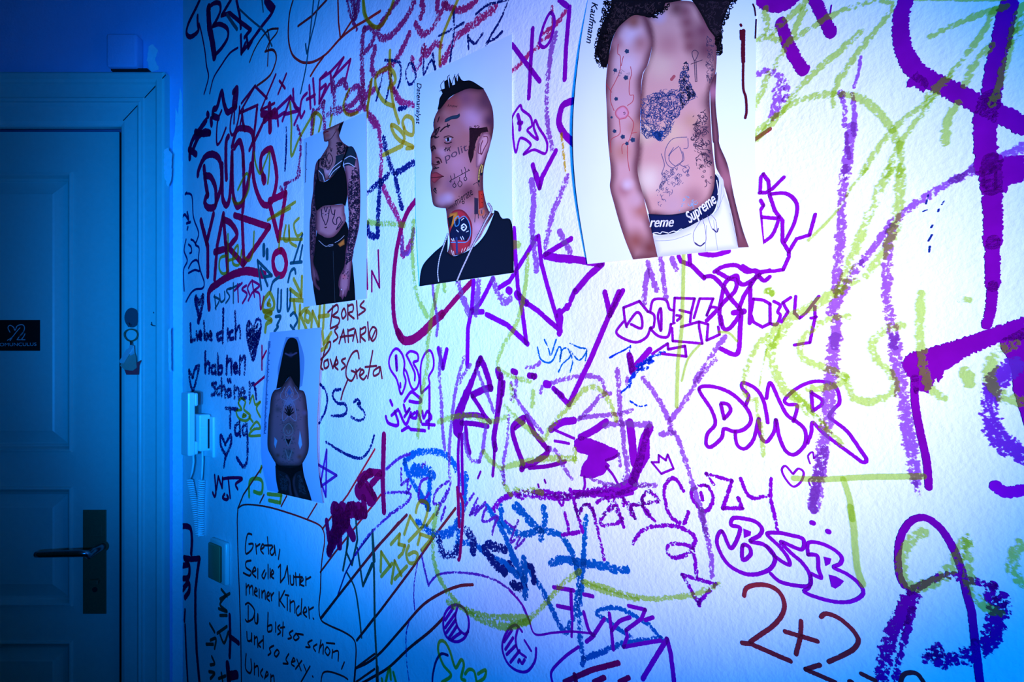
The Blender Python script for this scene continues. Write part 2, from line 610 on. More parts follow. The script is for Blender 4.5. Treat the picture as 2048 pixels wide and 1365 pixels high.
# handle set
hs = empty('door_handle', on_door(190, 1228, -0.010))
hs['label'] = 'steel lever handle on a dark rectangular backplate'
hs.parent = door
hs.matrix_parent_inverse = door.matrix_world.inverted()
bpy.context.view_layer.update()
pl0 = on_door(167, 1228, -0.010)
pl1 = on_door(213.5, 1020, -0.010)
bm = bmesh.new()
add_box(bm, Vector((pl0.x, LEAF_Y - 0.003, pl0.z)), X * (pl1.x - pl0.x), Y * 0.003, Z * (pl1.z - pl0.z), 0.001)
plate = from_bm('backplate', bm, M['plate'], hs)


def door_disc(bm, px, py, off, r, h, n=24):
    c = on_door(px, py, off)
    add_prism(bm, [c + Vector((math.cos(2 * math.pi * k / n) * r, 0, math.sin(2 * math.pi * k / n) * r)) for k in range(n)], Y * -h)


for (px, py) in ((188, 1033), (188, 1217)):
    bm = bmesh.new()
    door_disc(bm, px, py, -0.007, 0.0035, 0.0015)
    o = from_bm('screw', bm, M['plate'], hs)
bm = bmesh.new()
q = on_door(178, 1074, -0.007)
add_box(bm, q + Y * -0.0015, X * 0.030, Y * 0.0015, Z * 0.027, 0.0006)
from_bm('lock_cover', bm, M['plate'], hs)
c0 = on_door(207, 1093, -0.007)
c1 = c0 + Y * -0.016
c2 = c0 + Vector((-0.001, -0.040, -0.0035))
tip = on_door(71, 1110, 0.045)
bend = on_door(176, 1107, 0.052)
knee = c0 + Vector((-0.006, -0.050, -0.009))
lv = bmesh.new()
pts = [c0, c1, c2, knee, bend + (tip - bend) * 0.02, bend + (tip - bend) * 0.15, bend + (tip - bend) * 0.5, bend + (tip - bend) * 0.9, tip]
add_tube(lv, pts, [0.0085, 0.0085, 0.0085, 0.0088, 0.0085, 0.0085, 0.008, 0.0075, 0.0065], 14)
from_bm('lever', lv, M['lever'], hs, True)
bm = bmesh.new()
door_disc(bm, 207, 1093, -0.0075, 0.013, 0.004)
from_bm('rosette', bm, M['plate'], hs)
bm = bmesh.new()
t0 = on_door(196, 1161, -0.007)
add_tube(bm, [t0, t0 + Y * -0.016], 0.005, 12)
add_box(bm, t0 + Vector((-0.010, -0.020, -0.005)), X * 0.020, Y * 0.005, Z * 0.010, 0.0015)
from_bm('thumb_turn', bm, M['plate'], hs)
bm = bmesh.new()
door_disc(bm, 190, 1180, -0.0068, 0.006, 0.001)
from_bm('keyhole', bm, M['gap'], hs)


# ------------------------------------------------------------------ text helper
_fontmesh = {}


def font_outline(text):
    cu = bpy.data.curves.new('lettering_outline', 'FONT')
    cu.body = text
    cu.size = 1.0
    o = bpy.data.objects.new('lettering_outline', cu)
    col.objects.link(o)
    bpy.context.view_layer.update()
    dg = bpy.context.evaluated_depsgraph_get()
    me = o.evaluated_get(dg).to_mesh()
    vs = [(v.co.x, v.co.y) for v in me.vertices]
    fs = [tuple(p.vertices) for p in me.polygons]
    o.evaluated_get(dg).to_mesh_clear()
    bpy.data.objects.remove(o)
    bpy.data.curves.remove(cu)
    return vs, fs


def add_text(rb, text, p0, p1, cap, place, lift, color=None, shear=0.0, arch=0.0):
    """write text along p0 -> p1 (surface units); cap = capital height in the same units"""
    vs, fs = font_outline(text)
    x0, x1 = min(v[0] for v in vs), max(v[0] for v in vs)
    dx, dy = p1[0] - p0[0], p1[1] - p0[1]
    L = math.hypot(dx, dy)
    tx, ty = dx / L, dy / L
    ux, uy = ty, -tx
    base = len(rb.v)
    for v in vs:
        k = v[1] / 0.70 * cap
        s = (v[0] - x0) / (x1 - x0) * L + k * shear
        k += arch * 4 * (s / L) * (1 - s / L)
        rb.v.append(place(p0[0] + tx * s + ux * k, p0[1] + ty * s + uy * k, lift))
        rb.uv.append((0, 0.3))
        rb.c.append(color)
    for f in fs:
        rb.f.append(tuple(base + i for i in f))


# sticker sign on the door: rests on the raised field of the upper panel
s0, s1 = on_door(-13, 702, -0.007), on_door(77, 640, -0.007)
sg = empty('door_sticker', on_door(32, 702, -0.007))
tag(sg, 'black rectangular name sticker with white print on the door', 'sticker')
bm = bmesh.new()
SY = LEAF_Y + 0.003
add_box(bm, Vector((s0.x, SY - 0.0012, s0.z)), X * (s1.x - s0.x), Y * 0.0012, Z * (s1.z - s0.z))
from_bm('backing', bm, M['black'], sg)
rb = Ribbons()
pl = lambda x, y, l: on_door(x, y, -0.013 + 0.0017 - 0.0000) + Vector((0, l, 0))
add_text(rb, 'HOMUNCULUS', (-9, 693), (73, 692), 6.5, pl, 0)
rb.build('lettering', M['stickerprint'], sg)
rb = Ribbons()
for s in ([(20, 665), (16, 656), (20, 651), (27, 655), (30, 661), (35, 652), (45, 650), (49, 656), (46, 666), (38, 674)],
          [(15, 681), (24, 675), (33, 664), (40, 656)], [(34, 680), (40, 672), (47, 664)], [(42, 680), (47, 674), (50, 668)], [(36, 680), (50, 680)], [(24, 676), (20, 682)]):
    rb.stroke(smooth_path(s, 1.0), 0.8, pl, 0)
rb.build('emblem', M['stickerprint'], sg)

# junction box above the casing
jb = empty('junction_box', on_door(257, 146))
tag(jb, 'small painted-over junction box above the door casing', 'junction box')
q = on_door(228, 146)
bm = bmesh.new()
add_box(bm, Vector((q.x, DOORWALL_Y - 0.034, q.z)), X * (60 * PXM), Y * 0.034, Z * (66 * PXM), 0.006, 3)
from_bm('cover', bm, M['doorwall'], jb, True)
bm = bmesh.new()
add_box(bm, Vector((q.x + 4 * PXM, DOORWALL_Y - 0.022, q.z - 0.004)), X * (72 * PXM), Y * 0.022, Z * 0.006, 0.001)
from_bm('base', bm, M['gap'], jb)

# key hook and keys on the casing
hk = empty('key_hook', on_door(265, 655, 0.017))
tag(hk, 'oval dark hook disc stuck on the door casing', 'hook')
c = on_door(265, 636, 0.017)
bm = bmesh.new()
n = 28
outer = [c + Vector((math.cos(2 * math.pi * k / n) * 0.0165, 0, math.sin(2 * math.pi * k / n) * 0.0225)) for k in range(n)]
add_prism(bm, outer, Y * -0.004)
from_bm('disc', bm, M['hook'], hk)
bm = bmesh.new()
p = on_door(263, 650, 0.020)
add_tube(bm, [p, p + Vector((0, -0.012, -0.004)), p + Vector((0, -0.016, 0.002))], 0.0022, 8)
from_bm('peg', bm, M['hook'], hk)

kb = empty('key_bunch', on_door(262, 742, 0.03))
tag(kb, 'bunch of keys with a red tag hanging beside the door', 'keys')
bm = bmesh.new()
rc = on_door(262, 671, 0.030)
add_tube(bm, [rc + Vector((math.cos(2 * math.pi * k / 28) * 0.0150, 0.002 * math.sin(2 * math.pi * k / 14), math.sin(2 * math.pi * k / 28) * 0.0135)) for k in range(29)], 0.0016, 8, False)
from_bm('key_ring', bm, M['plate'], kb, True)
bm = bmesh.new()
add_tube(bm, [on_door(262, 683, 0.030), on_door(263, 694, 0.031), on_door(266, 702, 0.031)], 0.0028, 8)
from_bm('clasp', bm, M['lever'], kb, True)


def slab(name, poly, off, th, mat, parent):
    bm = bmesh.new()
    add_prism(bm, [on_door(p[0], p[1], off) for p in poly], Y * -th)
    return from_bm(name, bm, mat, parent)


slab('key', [(259, 696), (263, 694), (266, 697), (248, 727), (241, 727), (240, 722), (253, 700)], 0.036, 0.002, M['steel'], kb)
slab('key', [(253, 706), (268, 702), (272, 714), (274, 736), (266, 742), (250, 740), (241, 732), (246, 722)], 0.030, 0.002, M['brass'], kb)
slab('key', [(260, 690), (268, 692), (269, 708), (262, 712), (258, 704)], 0.033, 0.002, M['steel'], kb)
slab('red_tag', [(268, 730), (283, 721), (279, 732), (278, 750), (254, 750), (250, 740), (262, 742)], 0.026, 0.003, M['red'], kb)

# ------------------------------------------------------------------ fixtures on the graffiti wall
def wbox(bm, px, py0, py1, u0, u1, d0, d1, bevel=0.0):
    """box on the wall: along-wall range u0..u1 from column px, height from rows py0..py1 at that column, standing off d0..d1"""
    top, bot = on_wall(px, py0), on_wall(px, py1)
    o = bot + DIRW * u0 + NRM * d0
    add_box(bm, o, DIRW * (u1 - u0), NRM * (d1 - d0), Z * (top.z - bot.z), bevel, 2)


ic = empty('intercom', on_wall(420, 914))
tag(ic, 'white wall intercom with handset and coiled cord beside the corner', 'intercom')
bm = bmesh.new(); wbox(bm, 431, 834, 916, -0.052, 0.0, 0.0, 0.006, 0.002)
from_bm('wall_plate', bm, M['plastic'], ic)
bm = bmesh.new(); wbox(bm, 428, 829, 902, -0.046, -0.002, 0.006, 0.030, 0.003)
cradle = from_bm('cradle', bm, M['plastic'], ic)
# slot, and raised squares standing for reflections on the cradle's glossy near side
bm = bmesh.new(); wbox(bm, 428, 838, 897, -0.0025, -0.0012, 0.009, 0.0125)
from_bm('slot', bm, M['gap'], cradle)
for row in range(3):
    bm = bmesh.new(); wbox(bm, 428, 833 + row * 23, 853 + row * 23, -0.003, -0.0008, 0.0145, 0.028, 0.0005)
    from_bm('reflection_square', bm, M['plastic'], cradle)
bm = bmesh.new()
wbox(bm, 428, 785, 910, -0.044, -0.004, 0.038, 0.053, 0.003)
hsn = from_bm('handset', bm, M['plastic'], ic)
for (y0, y1) in ((786, 812), (882, 908)):
    bm = bmesh.new(); wbox(bm, 428, y0, y1, -0.040, -0.008, 0.030, 0.039, 0.003)
    from_bm('ear_cup', bm, M['plastic'], hsn)


def wall_path(pts, off):
    return [on_wall(p[0], p[1], off) for p in pts]


cordm = bmesh.new()
lead_a = wall_path([(386, 905), (387, 925), (384, 945), (379, 960)], 0.014)
lead_b = wall_path([(405, 900), (405, 925), (404, 945), (403, 960)], 0.010)
for lead in (lead_a, lead_b):
    add_tube(cordm, lead, 0.0022, 8)


def coil(bm, p0, p1, turns, r, wire, sag=Vector((0, 0, 0))):
    ax = (p1 - p0)
    a = ax.cross(NRM).normalized()
    b2 = NRM
    pts = []
    n = turns * 12
    for i in range(n + 1):
        t = i / n
        q = 2 * math.pi * turns * t
        pts.append(p0 + ax * t + sag * math.sin(math.pi * t) + (a * math.cos(q) + b2 * math.sin(q)) * r)
    add_tube(bm, pts, wire, 6)


bot = on_wall(396, 1072, 0.012)
coil(cordm, lead_a[-1], bot + Vector((0.002, 0, 0)), 26, 0.0062, 0.0018, DIRW * 0.004)
coil(cordm, lead_b[-1], bot + Vector((0.006, 0, 0)), 26, 0.0062, 0.0018, -DIRW * 0.002)
from_bm('coiled_cord', cordm, M['plastic'], ic, True)

sw = empty('light_switch', on_wall(446, 1170))
tag(sw, 'square rocker light switch with dark olive rocker on graffiti wall', 'light switch')
bm = bmesh.new(); wbox(bm, 461, 1086, 1172, -0.078, 0.0, 0.0, 0.011, 0.004)
from_bm('frame', bm, M['switch'], sw, True)
bm = bmesh.new()
wbox(bm, 456, 1092, 1165, -0.062, -0.002, 0.011, 0.017, 0.003)
from_bm('rocker', bm, M['rocker'], sw, True)

# ------------------------------------------------------------------ graffiti
GRAFFITI = r'''
@ 350 0 4.015
+maroon angular tag at the very top of the wall beside the corner|K|5
-200,0 165,75 115,175 95,240 98,280 125,297 165,275 190,240 183,185 182,130
-270,110 275,60 320,25 360,30 365,90 330,170 305,210
-305,210 360,195 420,230 425,300 380,380 330,435
=375,125 450,0
=375,125 440,105 530,180 610,240 560,300
=495,0 520,120 530,225
=530,285 535,430 565,350
=575,290 590,385 620,330
-800,60 770,120 700,210 620,320 540,420
*11
-270,70 275,200 300,330 318,450
-735,0 750,30 785,70
*2.6
-195,190 215,270 240,400 255,530 270,600 265,650 235,755
-505,385 440,430 370,530 310,630 280,750
+thin teal diagonal line under the topmost maroon tag|T|2.6
-515,70 600,150 700,235 740,290 780,370
-700,0 710,95
*4.5
-420,120 460,180 500,235
+thin brown looping letter R beneath the topmost maroon tag|Q|2.4
-830,230 760,240 700,300 640,400 600,500
-830,230 815,270 760,340 730,410
-745,240 760,330 750,420 745,530
*3
-725,415 780,400 810,430 812,490 780,580 740,630 660,690
+plum capital letters COZY with an x near the top left|K|3.6
-375,890 345,970 335,1080 340,1160 370,1130 410,1030
-470,880 450,960 445,1050 465,1085 495,1020 515,930 520,860
-480,860 475,990
=535,830 645,690 520,910 665,845
=550,880 525,1000
=650,700 740,790
=810,600 690,885 800,830
=840,650 885,710
=895,595 830,755
+thick maroon script climbing up out of the corner|K|7
-120,1270 125,1180 150,1110 200,1040 250,970
=115,1200 170,1240
-150,1190 190,1100 240,1060 280,1070
-165,1060 230,1075 280,1070
-290,960 295,1000
=262,915 268,930
-305,930 310,880 340,860 375,740 395,830 420,900 450,890 490,860
-480,750 470,850 490,840 500,715 470,740
-310,935 350,950
+slanted plum capital letters running up toward the top edge|U|4.6
=930,775 820,880 830,1010
=825,940 880,905
=865,970 930,780 990,890 880,920
-950,720 960,850 1000,890 960,1000
-1060,750 1020,800 1005,900 1015,945 1040,900
=1080,690 1090,870
=1110,635 1125,835
=1060,800 1125,765
=1215,585 1165,640 1160,830 1215,690
=1165,720 1210,680
=1160,830 1240,680
=1250,580 1260,720
=1165,640 1250,580 1355,465 1275,620 1410,480 1360,690
+dry magenta crayon writing above the woman-in-black photo|M|6.5|d
*9
-1520,240 1500,400 1505,600 1510,800
-1510,690 1490,760 1530,870 1580,960 1606,1000
-1265,640 1280,830 1260,900
*7.5
-1520,240 1570,220 1600,260 1590,330 1545,400 1510,430
-1255,870 1390,860 1470,780 1480,700 1420,720 1370,800 1375,880 1430,910 1500,850 1550,760 1570,680
-1230,920 1330,890 1350,870
-1290,700 1350,650 1380,700
=1110,900 1100,1060
=1110,930 1195,830 1200,1040
*5
=985,1015 1010,1100 1010,1240 990,1365 980,1430
=895,1480 880,1565 850,1510 ~
-1385,0 1410,120 1460,235
*11
-1425,0 1440,60 1445,130 1475,0
*4
-1000,1340 995,1420 880,1480
+dry blue vertical line beside the woman-in-black photo|N|3.4|d
-895,1030 895,1180 885,1365
+olive yellow loops above the woman-in-black photo|Y|4.6
-930,830 940,1000 940,1250 1000,1120 1090,960 1130,910 1180,950 1160,1060
-1130,910 1110,1085
-1405,720 1360,830 1370,900 1410,925 1470,905
-1585,640 1560,800 1550,940
-1265,930 1250,1010
-1520,0 1540,130 1590,210 1650,215
+large thin brown circle tag with crossing lines at the top edge|Q|3.4
-950,0 920,120 912,300 940,430 1000,490 1060,505 1130,490 1220,430 1330,310 1440,220 1540,160 1650,90
-1195,455 1140,530 1090,610
=990,210 1100,130 1220,0
=1310,0 1315,180 1330,310 1420,170
+long thin teal vertical strokes through the brown circle|T|3
-1115,0 1090,240 1070,420 1050,560 1010,750
=1160,0 1120,200 1060,430
-1050,355 1055,400 1060,420
@ 350 330 4.015
+thick maroon capital letters DUST with a star beside them|K|7.5
-185,80 195,30 240,-60 300,-85 355,-50 375,50 370,180 330,310
-235,20 245,130 265,245
-245,90 285,95 320,160 330,230 325,330 270,345 240,300 262,230
-380,0 380,150 385,270 410,325 435,290 450,150 460,-100
-460,-60 465,200 490,320 520,330 560,250 600,80 610,0
-550,-50 555,200 545,375
-415,110 410,0 412,-180 430,-225
-460,-150 500,-280 570,-290 620,-260 635,-150 625,0 640,150 690,290 740,325 780,290 815,150 815,50 790,-80 765,-130 700,-80 690,20 715,110
-480,-140 520,-190 545,-110 550,0
*5.5
-540,-400 545,-350 560,-280
=660,-450 630,-190 600,-120
=640,-190 720,-360
*9
=760,-480 765,-275
=700,-410 815,-395
=720,-360 800,-430
*11
=712,105 718,128
+thick maroon capital letters YARD under a heavier word|K|7.5
=210,450 265,660 265,890
=310,400 255,630
=320,915 340,650 390,400
=320,700 390,680
=390,420 410,650 425,860
-395,440 450,470 500,560 450,640 410,690
=410,640 550,800
=480,405 760,500 555,795 540,420
+thick maroon arch underlining the word YARD|K|9
-275,1150 275,1020 350,950 450,890 560,855 650,865 720,885
+thick maroon exclamation mark with a ring for its dot|K|8.5
=760,290 890,230 835,600 760,310
-850,690 800,720 790,800 820,880 870,880 895,800 880,720 850,690
+olive yellow scrawl over the maroon words DUST and YARD|Y|3.4
-640,-100 655,0 690,70 730,-20 765,-100 760,60 750,150
-465,270 490,310 550,290 600,180 580,70 510,200
-420,730 370,750 360,830 390,875 430,830 430,560
-430,770 500,740 510,650 480,690 470,790 520,800 540,690
-640,540 630,700 600,770 560,740
*4
=750,445 970,300
=850,540 840,670
=800,420 930,350
=850,595 1025,600
-895,490 880,600 920,600 920,490
-920,530 930,620 980,655
-1000,430 960,480 985,570 1025,550
+teal letter A strokes beside the woman-in-black photo|T|4.2
=1025,560 955,780
=1025,650 1005,760
=930,790 1020,780
=665,770 695,1000
=665,770 780,890 720,900
=690,830 745,970
-830,1000 825,1160 850,1160 855,1010
-905,1000 905,1165 925,1130 930,1010
-770,1005 790,940 840,900
-910,940 930,860 960,835 970,870
-810,1220 850,1220 820,1290
-930,1210 960,1190 985,1250 960,1300
-930,1290 960,1330
-800,1340 830,1300
*7
=715,650 715,720
=741,690 742,745
+thin navy face profile drawn along the wall corner|N|2.4
-85,230 125,235 140,270 150,420 190,540 180,600 165,640 195,670 190,760 205,850 235,940 225,990 170,1000 130,1030 90,1100
-90,600 75,690 100,770 70,850 75,1010
-120,710 135,700 130,660 110,640
-130,600 150,610 170,640
-110,830 140,780 180,770 200,850 160,845 110,870
*3
-55,430 80,400 110,440 100,380
-95,470 125,460
-100,520 105,500
-85,235 95,225
+small teal letters DUST under the maroon arch|T|2.6
=320,1050 330,1160
-315,1060 355,1080 350,1110 325,1150
-360,1040 370,1100 400,1080 400,1020
-450,990 415,1010 440,1060 410,1110
=470,950 470,1110
=440,1000 520,960
+small plum letters squeezed under the maroon arch|U|3.2
=505,960 510,1100
=480,1010 540,950
-575,970 540,1000 580,1040 545,1110
-610,940 585,990 600,1040
=590,1090 620,1030 650,1000
=620,930 640,1060
-620,930 680,970 640,1010 680,1040 690,1160 715,1060
+dark heart drawn above the words Liebe dich|N|6|d
-195,1110 170,1070 175,1140 200,1220
-195,1110 225,1060 215,1150 200,1225 190,1255
+olive yellow block letters between the two women's photos|Y|5.5
-760,1030 720,1090 715,1170 790,1160 800,1100 770,1030
-765,1090 750,1120 770,1130
-720,1180 780,1190 730,1220 780,1250 740,1280 730,1340
-960,920 1020,1060 930,1000
=1025,900 1020,1060
=930,1085 1180,1100
=960,1090 970,1180
=1010,1130 1000,1310
=1080,1130 1010,1200 1060,1320
-1060,1180 1050,1240 1080,1260 1090,1200 1060,1180
=1100,1310 1110,1180 1160,1300 1170,1130
=1205,1130 1195,1310
=1160,1220 1240,1210
=1190,1340 1200,1440 1260,1350
=1180,1490 1225,1460 1240,1390
@ 350 660 4.015
+handwritten navy words Liebe dich beside the wall corner|N|4.2|d
=125,-40 130,90 160,80
=175,20 180,75
-195,50 215,40 205,15 190,50 210,75
=235,-60 240,70
-240,40 265,40 260,75 240,70
-275,50 295,40 285,20 275,60 295,80
-375,20 340,40 350,80 375,70
=390,-160 385,100
=425,0 425,80
-465,10 440,30 445,75 470,70
=485,-140 490,70
-490,20 515,-30 525,0 525,60
+blue scribble-filled heart above the woman's back photo|N|3.6|d
-580,-30 600,-65 630,-20 660,-85 690,-60 685,30 665,110 630,245 600,150 580,50 580,-30
=585,-30 600,-50 590,40 640,-20 600,70 665,-40 605,120 680,0 610,160 680,50 620,190 665,100 625,230
*5
=590,20 620,0 595,90 660,20 610,130 675,40
+handwritten navy words habnen schoenen Tag above the intercom|N|4.4|d
=245,185 245,340
-245,290 270,260 280,300 275,340
-325,290 300,300 300,350 325,340
=325,290 330,350
=345,200 350,350
-350,300 380,300 375,350 350,350
=420,220 415,350
-420,270 450,240 455,280 455,350
-475,310 500,300 490,270 475,300 480,340 505,340
=525,220 520,350
-525,260 560,215 565,260 560,350
-330,430 300,440 330,480 325,510 295,525
-360,460 340,480 345,520 365,515
=375,400 375,530
-375,490 395,460 405,490 405,540
-435,480 420,500 430,535 450,525 445,485 435,480
=426,405 430,415
=444,405 448,415
=480,460 480,545
-480,490 500,470 515,490 515,550
-535,510 560,500 550,470 530,500 540,550 570,545
=600,430 600,550
-600,470 630,430 645,470 655,550
=410,630 500,640
=445,640 445,780
-520,740 485,780 490,840 520,830 520,750 525,850
-575,760 545,780 550,840 575,830
-575,760 585,900 580,1050 550,1100 500,1030
+maroon letter cut off by the left edge of the woman's back photo|K|3.2
=700,130 700,320
=735,170 700,240
=640,445 725,375
+navy heart outline just above the intercom handset|N|4|d
-145,380 115,330 120,400 145,485 180,370 195,290 160,320 145,380
+navy heart outline right of the intercom|N|4|d
-405,920 370,850 370,930 405,1000
-405,920 450,850 450,920 410,1020 395,1100
+small olive yellow bunny drawing left of the woman's back photo|Y|3.2
-515,590 540,550 570,580 560,640 610,690 580,730 530,720 505,690 500,650 540,640 515,590
-555,680 550,700 575,690 555,680
-605,590 630,530 650,600 690,580 660,630 690,700
-630,740 600,700
-610,800 660,740 690,790 640,800 600,850 690,850
+olive yellow blocks below the woman's back photo|Y|4.5
-600,1340 610,1210 700,1210 700,1310 640,1300
=750,1320 860,1330 850,1390 760,1370
-690,1140 700,1100
+handwritten maroon words in three lines below the woman-in-black photo|R|3.2
=1270,-188 1250,-30
-1230,-140 1300,-200 1310,-150 1270,-110 1320,-90 1310,-40 1250,-10
-1360,-170 1340,-130 1350,-90 1375,-120 1360,-170
=1390,-200 1390,-80
-1390,-190 1430,-200 1430,-150 1395,-130 1440,-90
=1460,-230 1470,-90
-1520,-230 1490,-190 1530,-160 1480,-120
-1310,-20 1285,10 1310,60 1275,95
=1320,110 1355,0 1370,100
=1330,60 1380,50
=1390,0 1395,100
=1390,10 1440,-10
=1390,50 1430,45
=1430,90 1450,0 1470,100
=1490,-10 1490,100
-1490,0 1530,-20 1530,20 1495,50 1530,90
=1550,-60 1560,80
-1590,-20 1565,30 1585,90 1615,60 1620,0 1590,-20
=1580,80 1610,10
-1175,240 1240,160 1250,100 1220,120 1190,220 1175,300 1190,320
-1230,240 1200,260 1205,310 1235,290 1230,245
=1250,240 1270,310 1300,220
-1280,290 1310,270 1300,240 1285,290 1310,320
-1370,230 1340,250 1370,290 1340,320
-1480,230 1465,170 1420,200 1380,300 1380,380 1420,410 1450,350 1420,330
=1455,320 1465,390
-1460,340 1490,310
-1490,370 1520,340 1500,320 1485,370 1515,400 1540,370
=1590,170 1550,390
=1530,300 1620,290
-1640,300 1600,330 1600,370 1640,350 1650,300 1665,390
=1390,400 1350,500 1335,560
+large dry navy letters SS smeared beside the back photo|N|3.6|d
-1170,440 1210,490 1225,560 1210,650 1160,750
-1330,480 1280,490 1270,540 1310,590 1370,600 1380,660 1340,690 1260,690
-1440,580 1470,560 1490,590 1470,600 1520,660 1520,710 1470,730 1420,700
-1215,900 1290,950 1400,1010 1500,1030 1570,950 1600,850
+violet five-pointed star beside the woman's back photo|V|3.8
=1145,1080 1300,1170 1165,1265 1220,965 1213,1340 1150,1150
+maroon letters JMF under the intercom|K|3.6
-320,1170 330,1300 320,1340 305,1310
=335,1280 350,1180 380,1270 385,1190
-385,1200 440,1190 540,1195 490,1240 505,1280
=430,1200 445,1350
-420,1330 430,1350 415,1365 385,1350 400,1320
@ 350 990 3.64
+thin brown speech bubble outline around the handwritten German letter|Q|2.4
-460,100 455,200 460,420 470,700 480,1000 485,1365
-460,100 500,75 580,75 700,95 850,140 960,180 1050,220 1085,270 1090,350 1075,450 1065,560 1060,700 1050,820 1065,910 1120,950 1230,1000 1300,1050 1320,1120 1315,1250 1310,1365
=460,100 500,0 680,-265
=620,60 650,0
=775,85 815,10
=965,180 1035,65
-1065,1365 1080,1300 1130,1290 1220,1320 1260,1345
*3
=1075,250 1260,0 1456,-330
=1060,565 1160,430 1456,60 1500,0
=1060,900 1250,660 1456,410 1630,200
=1325,1060 1456,890
=1315,1265 1456,1160
=1320,1365 1456,1270
+dark teal zigzag letters right of the speech bubble|G|4
=1225,550 1260,360 1265,250 1250,420 1290,510 1330,330 1320,190
=1330,390 1370,665 1456,480 1440,260
*3.4
-1250,560 1310,680 1340,850 1360,1040
+thin blue slanting line right of the speech bubble|N|2.6
=1425,290 1310,440 1240,580 1185,740
+handwritten brown German letter inside the speech bubble|Q|2.5
-560,290 530,290 515,370 520,430 560,400 570,360 540,360
-590,360 595,430
-592,380 620,360
-625,400 650,380 640,360 625,400 645,430
=675,310 685,430
=655,370 710,370
-715,380 695,410 705,440 725,420 725,370 735,440
=765,400 755,470
-555,480 520,490 520,530 555,560 545,590 500,570
-565,565 590,550 580,530 565,570 590,600
=605,540 605,610
-655,550 635,590 650,610 665,570
=680,510 680,610
=695,540 695,605
-700,590 720,570 710,550 700,590 720,610
=755,530 770,510 770,640 800,600 820,520 830,650
-840,590 845,650 865,650 865,590
=880,570 885,660
=870,600 920,600
=910,580 910,660
-915,640 935,620 925,600 915,650 940,665
-955,600 955,660
-955,620 990,600
=520,650 520,730
-520,680 540,660 545,720
-545,680 565,665 570,730
-580,710 600,700 590,680 580,720 600,740
=615,690 615,750
=635,700 635,750
-635,720 655,700 660,760
-670,745 690,730 680,710 670,750 690,775
=700,720 705,770
-703,740 720,715
=760,710 760,810
=800,700 765,770 800,820
=820,750 820,840
=805,730 830,735
=840,770 840,850
-840,790 870,780 875,860
-905,810 885,840 895,880 920,860
=925,760 920,870
-940,860 960,850 950,820 935,860 960,890
=975,820 980,900
-978,840 1010,820
=1008,900 1012,906
-515,800 540,790 580,840 570,900 530,925 515,910
=535,810 535,915
-580,870 585,930 605,930 605,870 600,940
=680,860 675,990
-675,960 705,950 705,990 680,1000
=735,930 735,1000
-765,950 750,970 770,1000 750,1020
=790,930 785,1030
=770,970 800,965
-860,990 835,1010 850,1040 825,1050
-885,1010 865,1040 880,1060 905,1040 890,1015 935,1020
-1000,1060 970,1080 985,1110 955,1110
-1035,1090 1010,1110 1025,1140
=1065,1060 1050,1150
-1055,1120 1080,1090 1080,1160
-1110,1110 1095,1140 1115,1170 1130,1140 1110,1110
=1105,1080 1165,1085
=1150,1130 1145,1190
-1148,1150 1190,1140 1190,1210
=1235,1220 1215,1270
-525,1000 530,1060 555,1060 560,1010 560,1070
=580,1030 580,1090
-580,1050 600,1040 605,1110
-640,1060 610,1090 625,1110
=645,1030 645,1120
-720,1100 690,1120 700,1150 680,1170
-745,1130 725,1160 740,1180 760,1150 745,1130
-830,1160 810,1200 825,1230 790,1230
-850,1220 875,1210 865,1190 850,1230 870,1250
=890,1200 920,1280
=925,1210 880,1270
=940,1240 955,1280
=985,1250 920,1365
=1003,1322 1007,1328
-520,1160 515,1260 545,1300 560,1270 555,1200
=580,1230 580,1310
-580,1260 605,1250 610,1320
-640,1270 625,1300 640,1330
-660,1330 680,1310 670,1290 655,1340
=700,1310 700,1380
-700,1330 720,1320 725,1380
+dark green words written sideways up the wall below the light switch|G|3.6
-330,760 400,720
-340,690 380,740
-370,740 330,800 380,850 320,830
-330,880 380,880
-310,1010 380,960
-330,1020 360,1080 390,1000
-255,940 290,1000
-260,1060 300,1050 290,1120
-230,1090 280,1090
-270,1180 290,1230 260,1240
-250,1290 290,1300 260,1340
=320,1340 370,1320
=340,1300 350,1365
+maroon script running down the wall corner below the intercom cord|K|6
-50,230 110,240 125,320 120,430
=70,460 120,470 180,465 165,560 150,700 150,900 160,1150 180,1365
-40,520 100,510
-70,460 105,520 100,600 60,610
-60,690 100,640 105,700 75,750
*4
=75,840 70,920
=75,950 85,1200 95,1365
+maroon branching strokes left of the speech bubble|K|6
=400,880 405,1050 400,1180
=400,1030 465,1080
*10
=385,1240 395,1365
=390,1320 450,1310
@ 720 0 3.9
+dry magenta crayon loops at the top edge left of the mohawk photo|M|9|d
-300,0 220,110 160,200 140,250 170,300 240,280 310,210 380,110 430,0
-485,20 495,70 480,130
-610,0 605,80
-440,185 470,250 500,270 560,230 620,130 670,40
-655,30 700,65 780,80 860,50 910,0
-385,270 320,410 260,500
-120,380 95,500 115,590 170,560 240,510
-410,460 430,550 480,480 500,370 520,430 590,340 630,360
*12
-640,490 700,400 750,290 820,240 900,180 1050,60
*8
-265,700 320,790 420,820
=230,540 250,690 275,720
-1195,550 1250,500 1330,420 1400,360
-1440,260 1540,180 1600,100
+navy crayon letters smeared above the mohawk photo|N|4|d
=735,80 735,250 705,480
-620,280 700,240 810,180
-910,110 1000,40 1160,0
-1150,30 1100,150 1030,270 990,350
-845,280 850,380
-850,300 900,340 960,260
-1110,250 1060,300 990,330
-570,420 590,540
-500,470 500,580 560,470 590,540
-400,490 360,570 390,660 440,600 400,490
-200,470 310,490 320,600 300,680
=180,590 130,780
=250,580 205,790
*6
-310,850 360,840
+olive yellow looping tulip drawing left of the mohawk photo|Y|6
-30,0 40,110 90,190 140,215 190,180 250,60 270,0
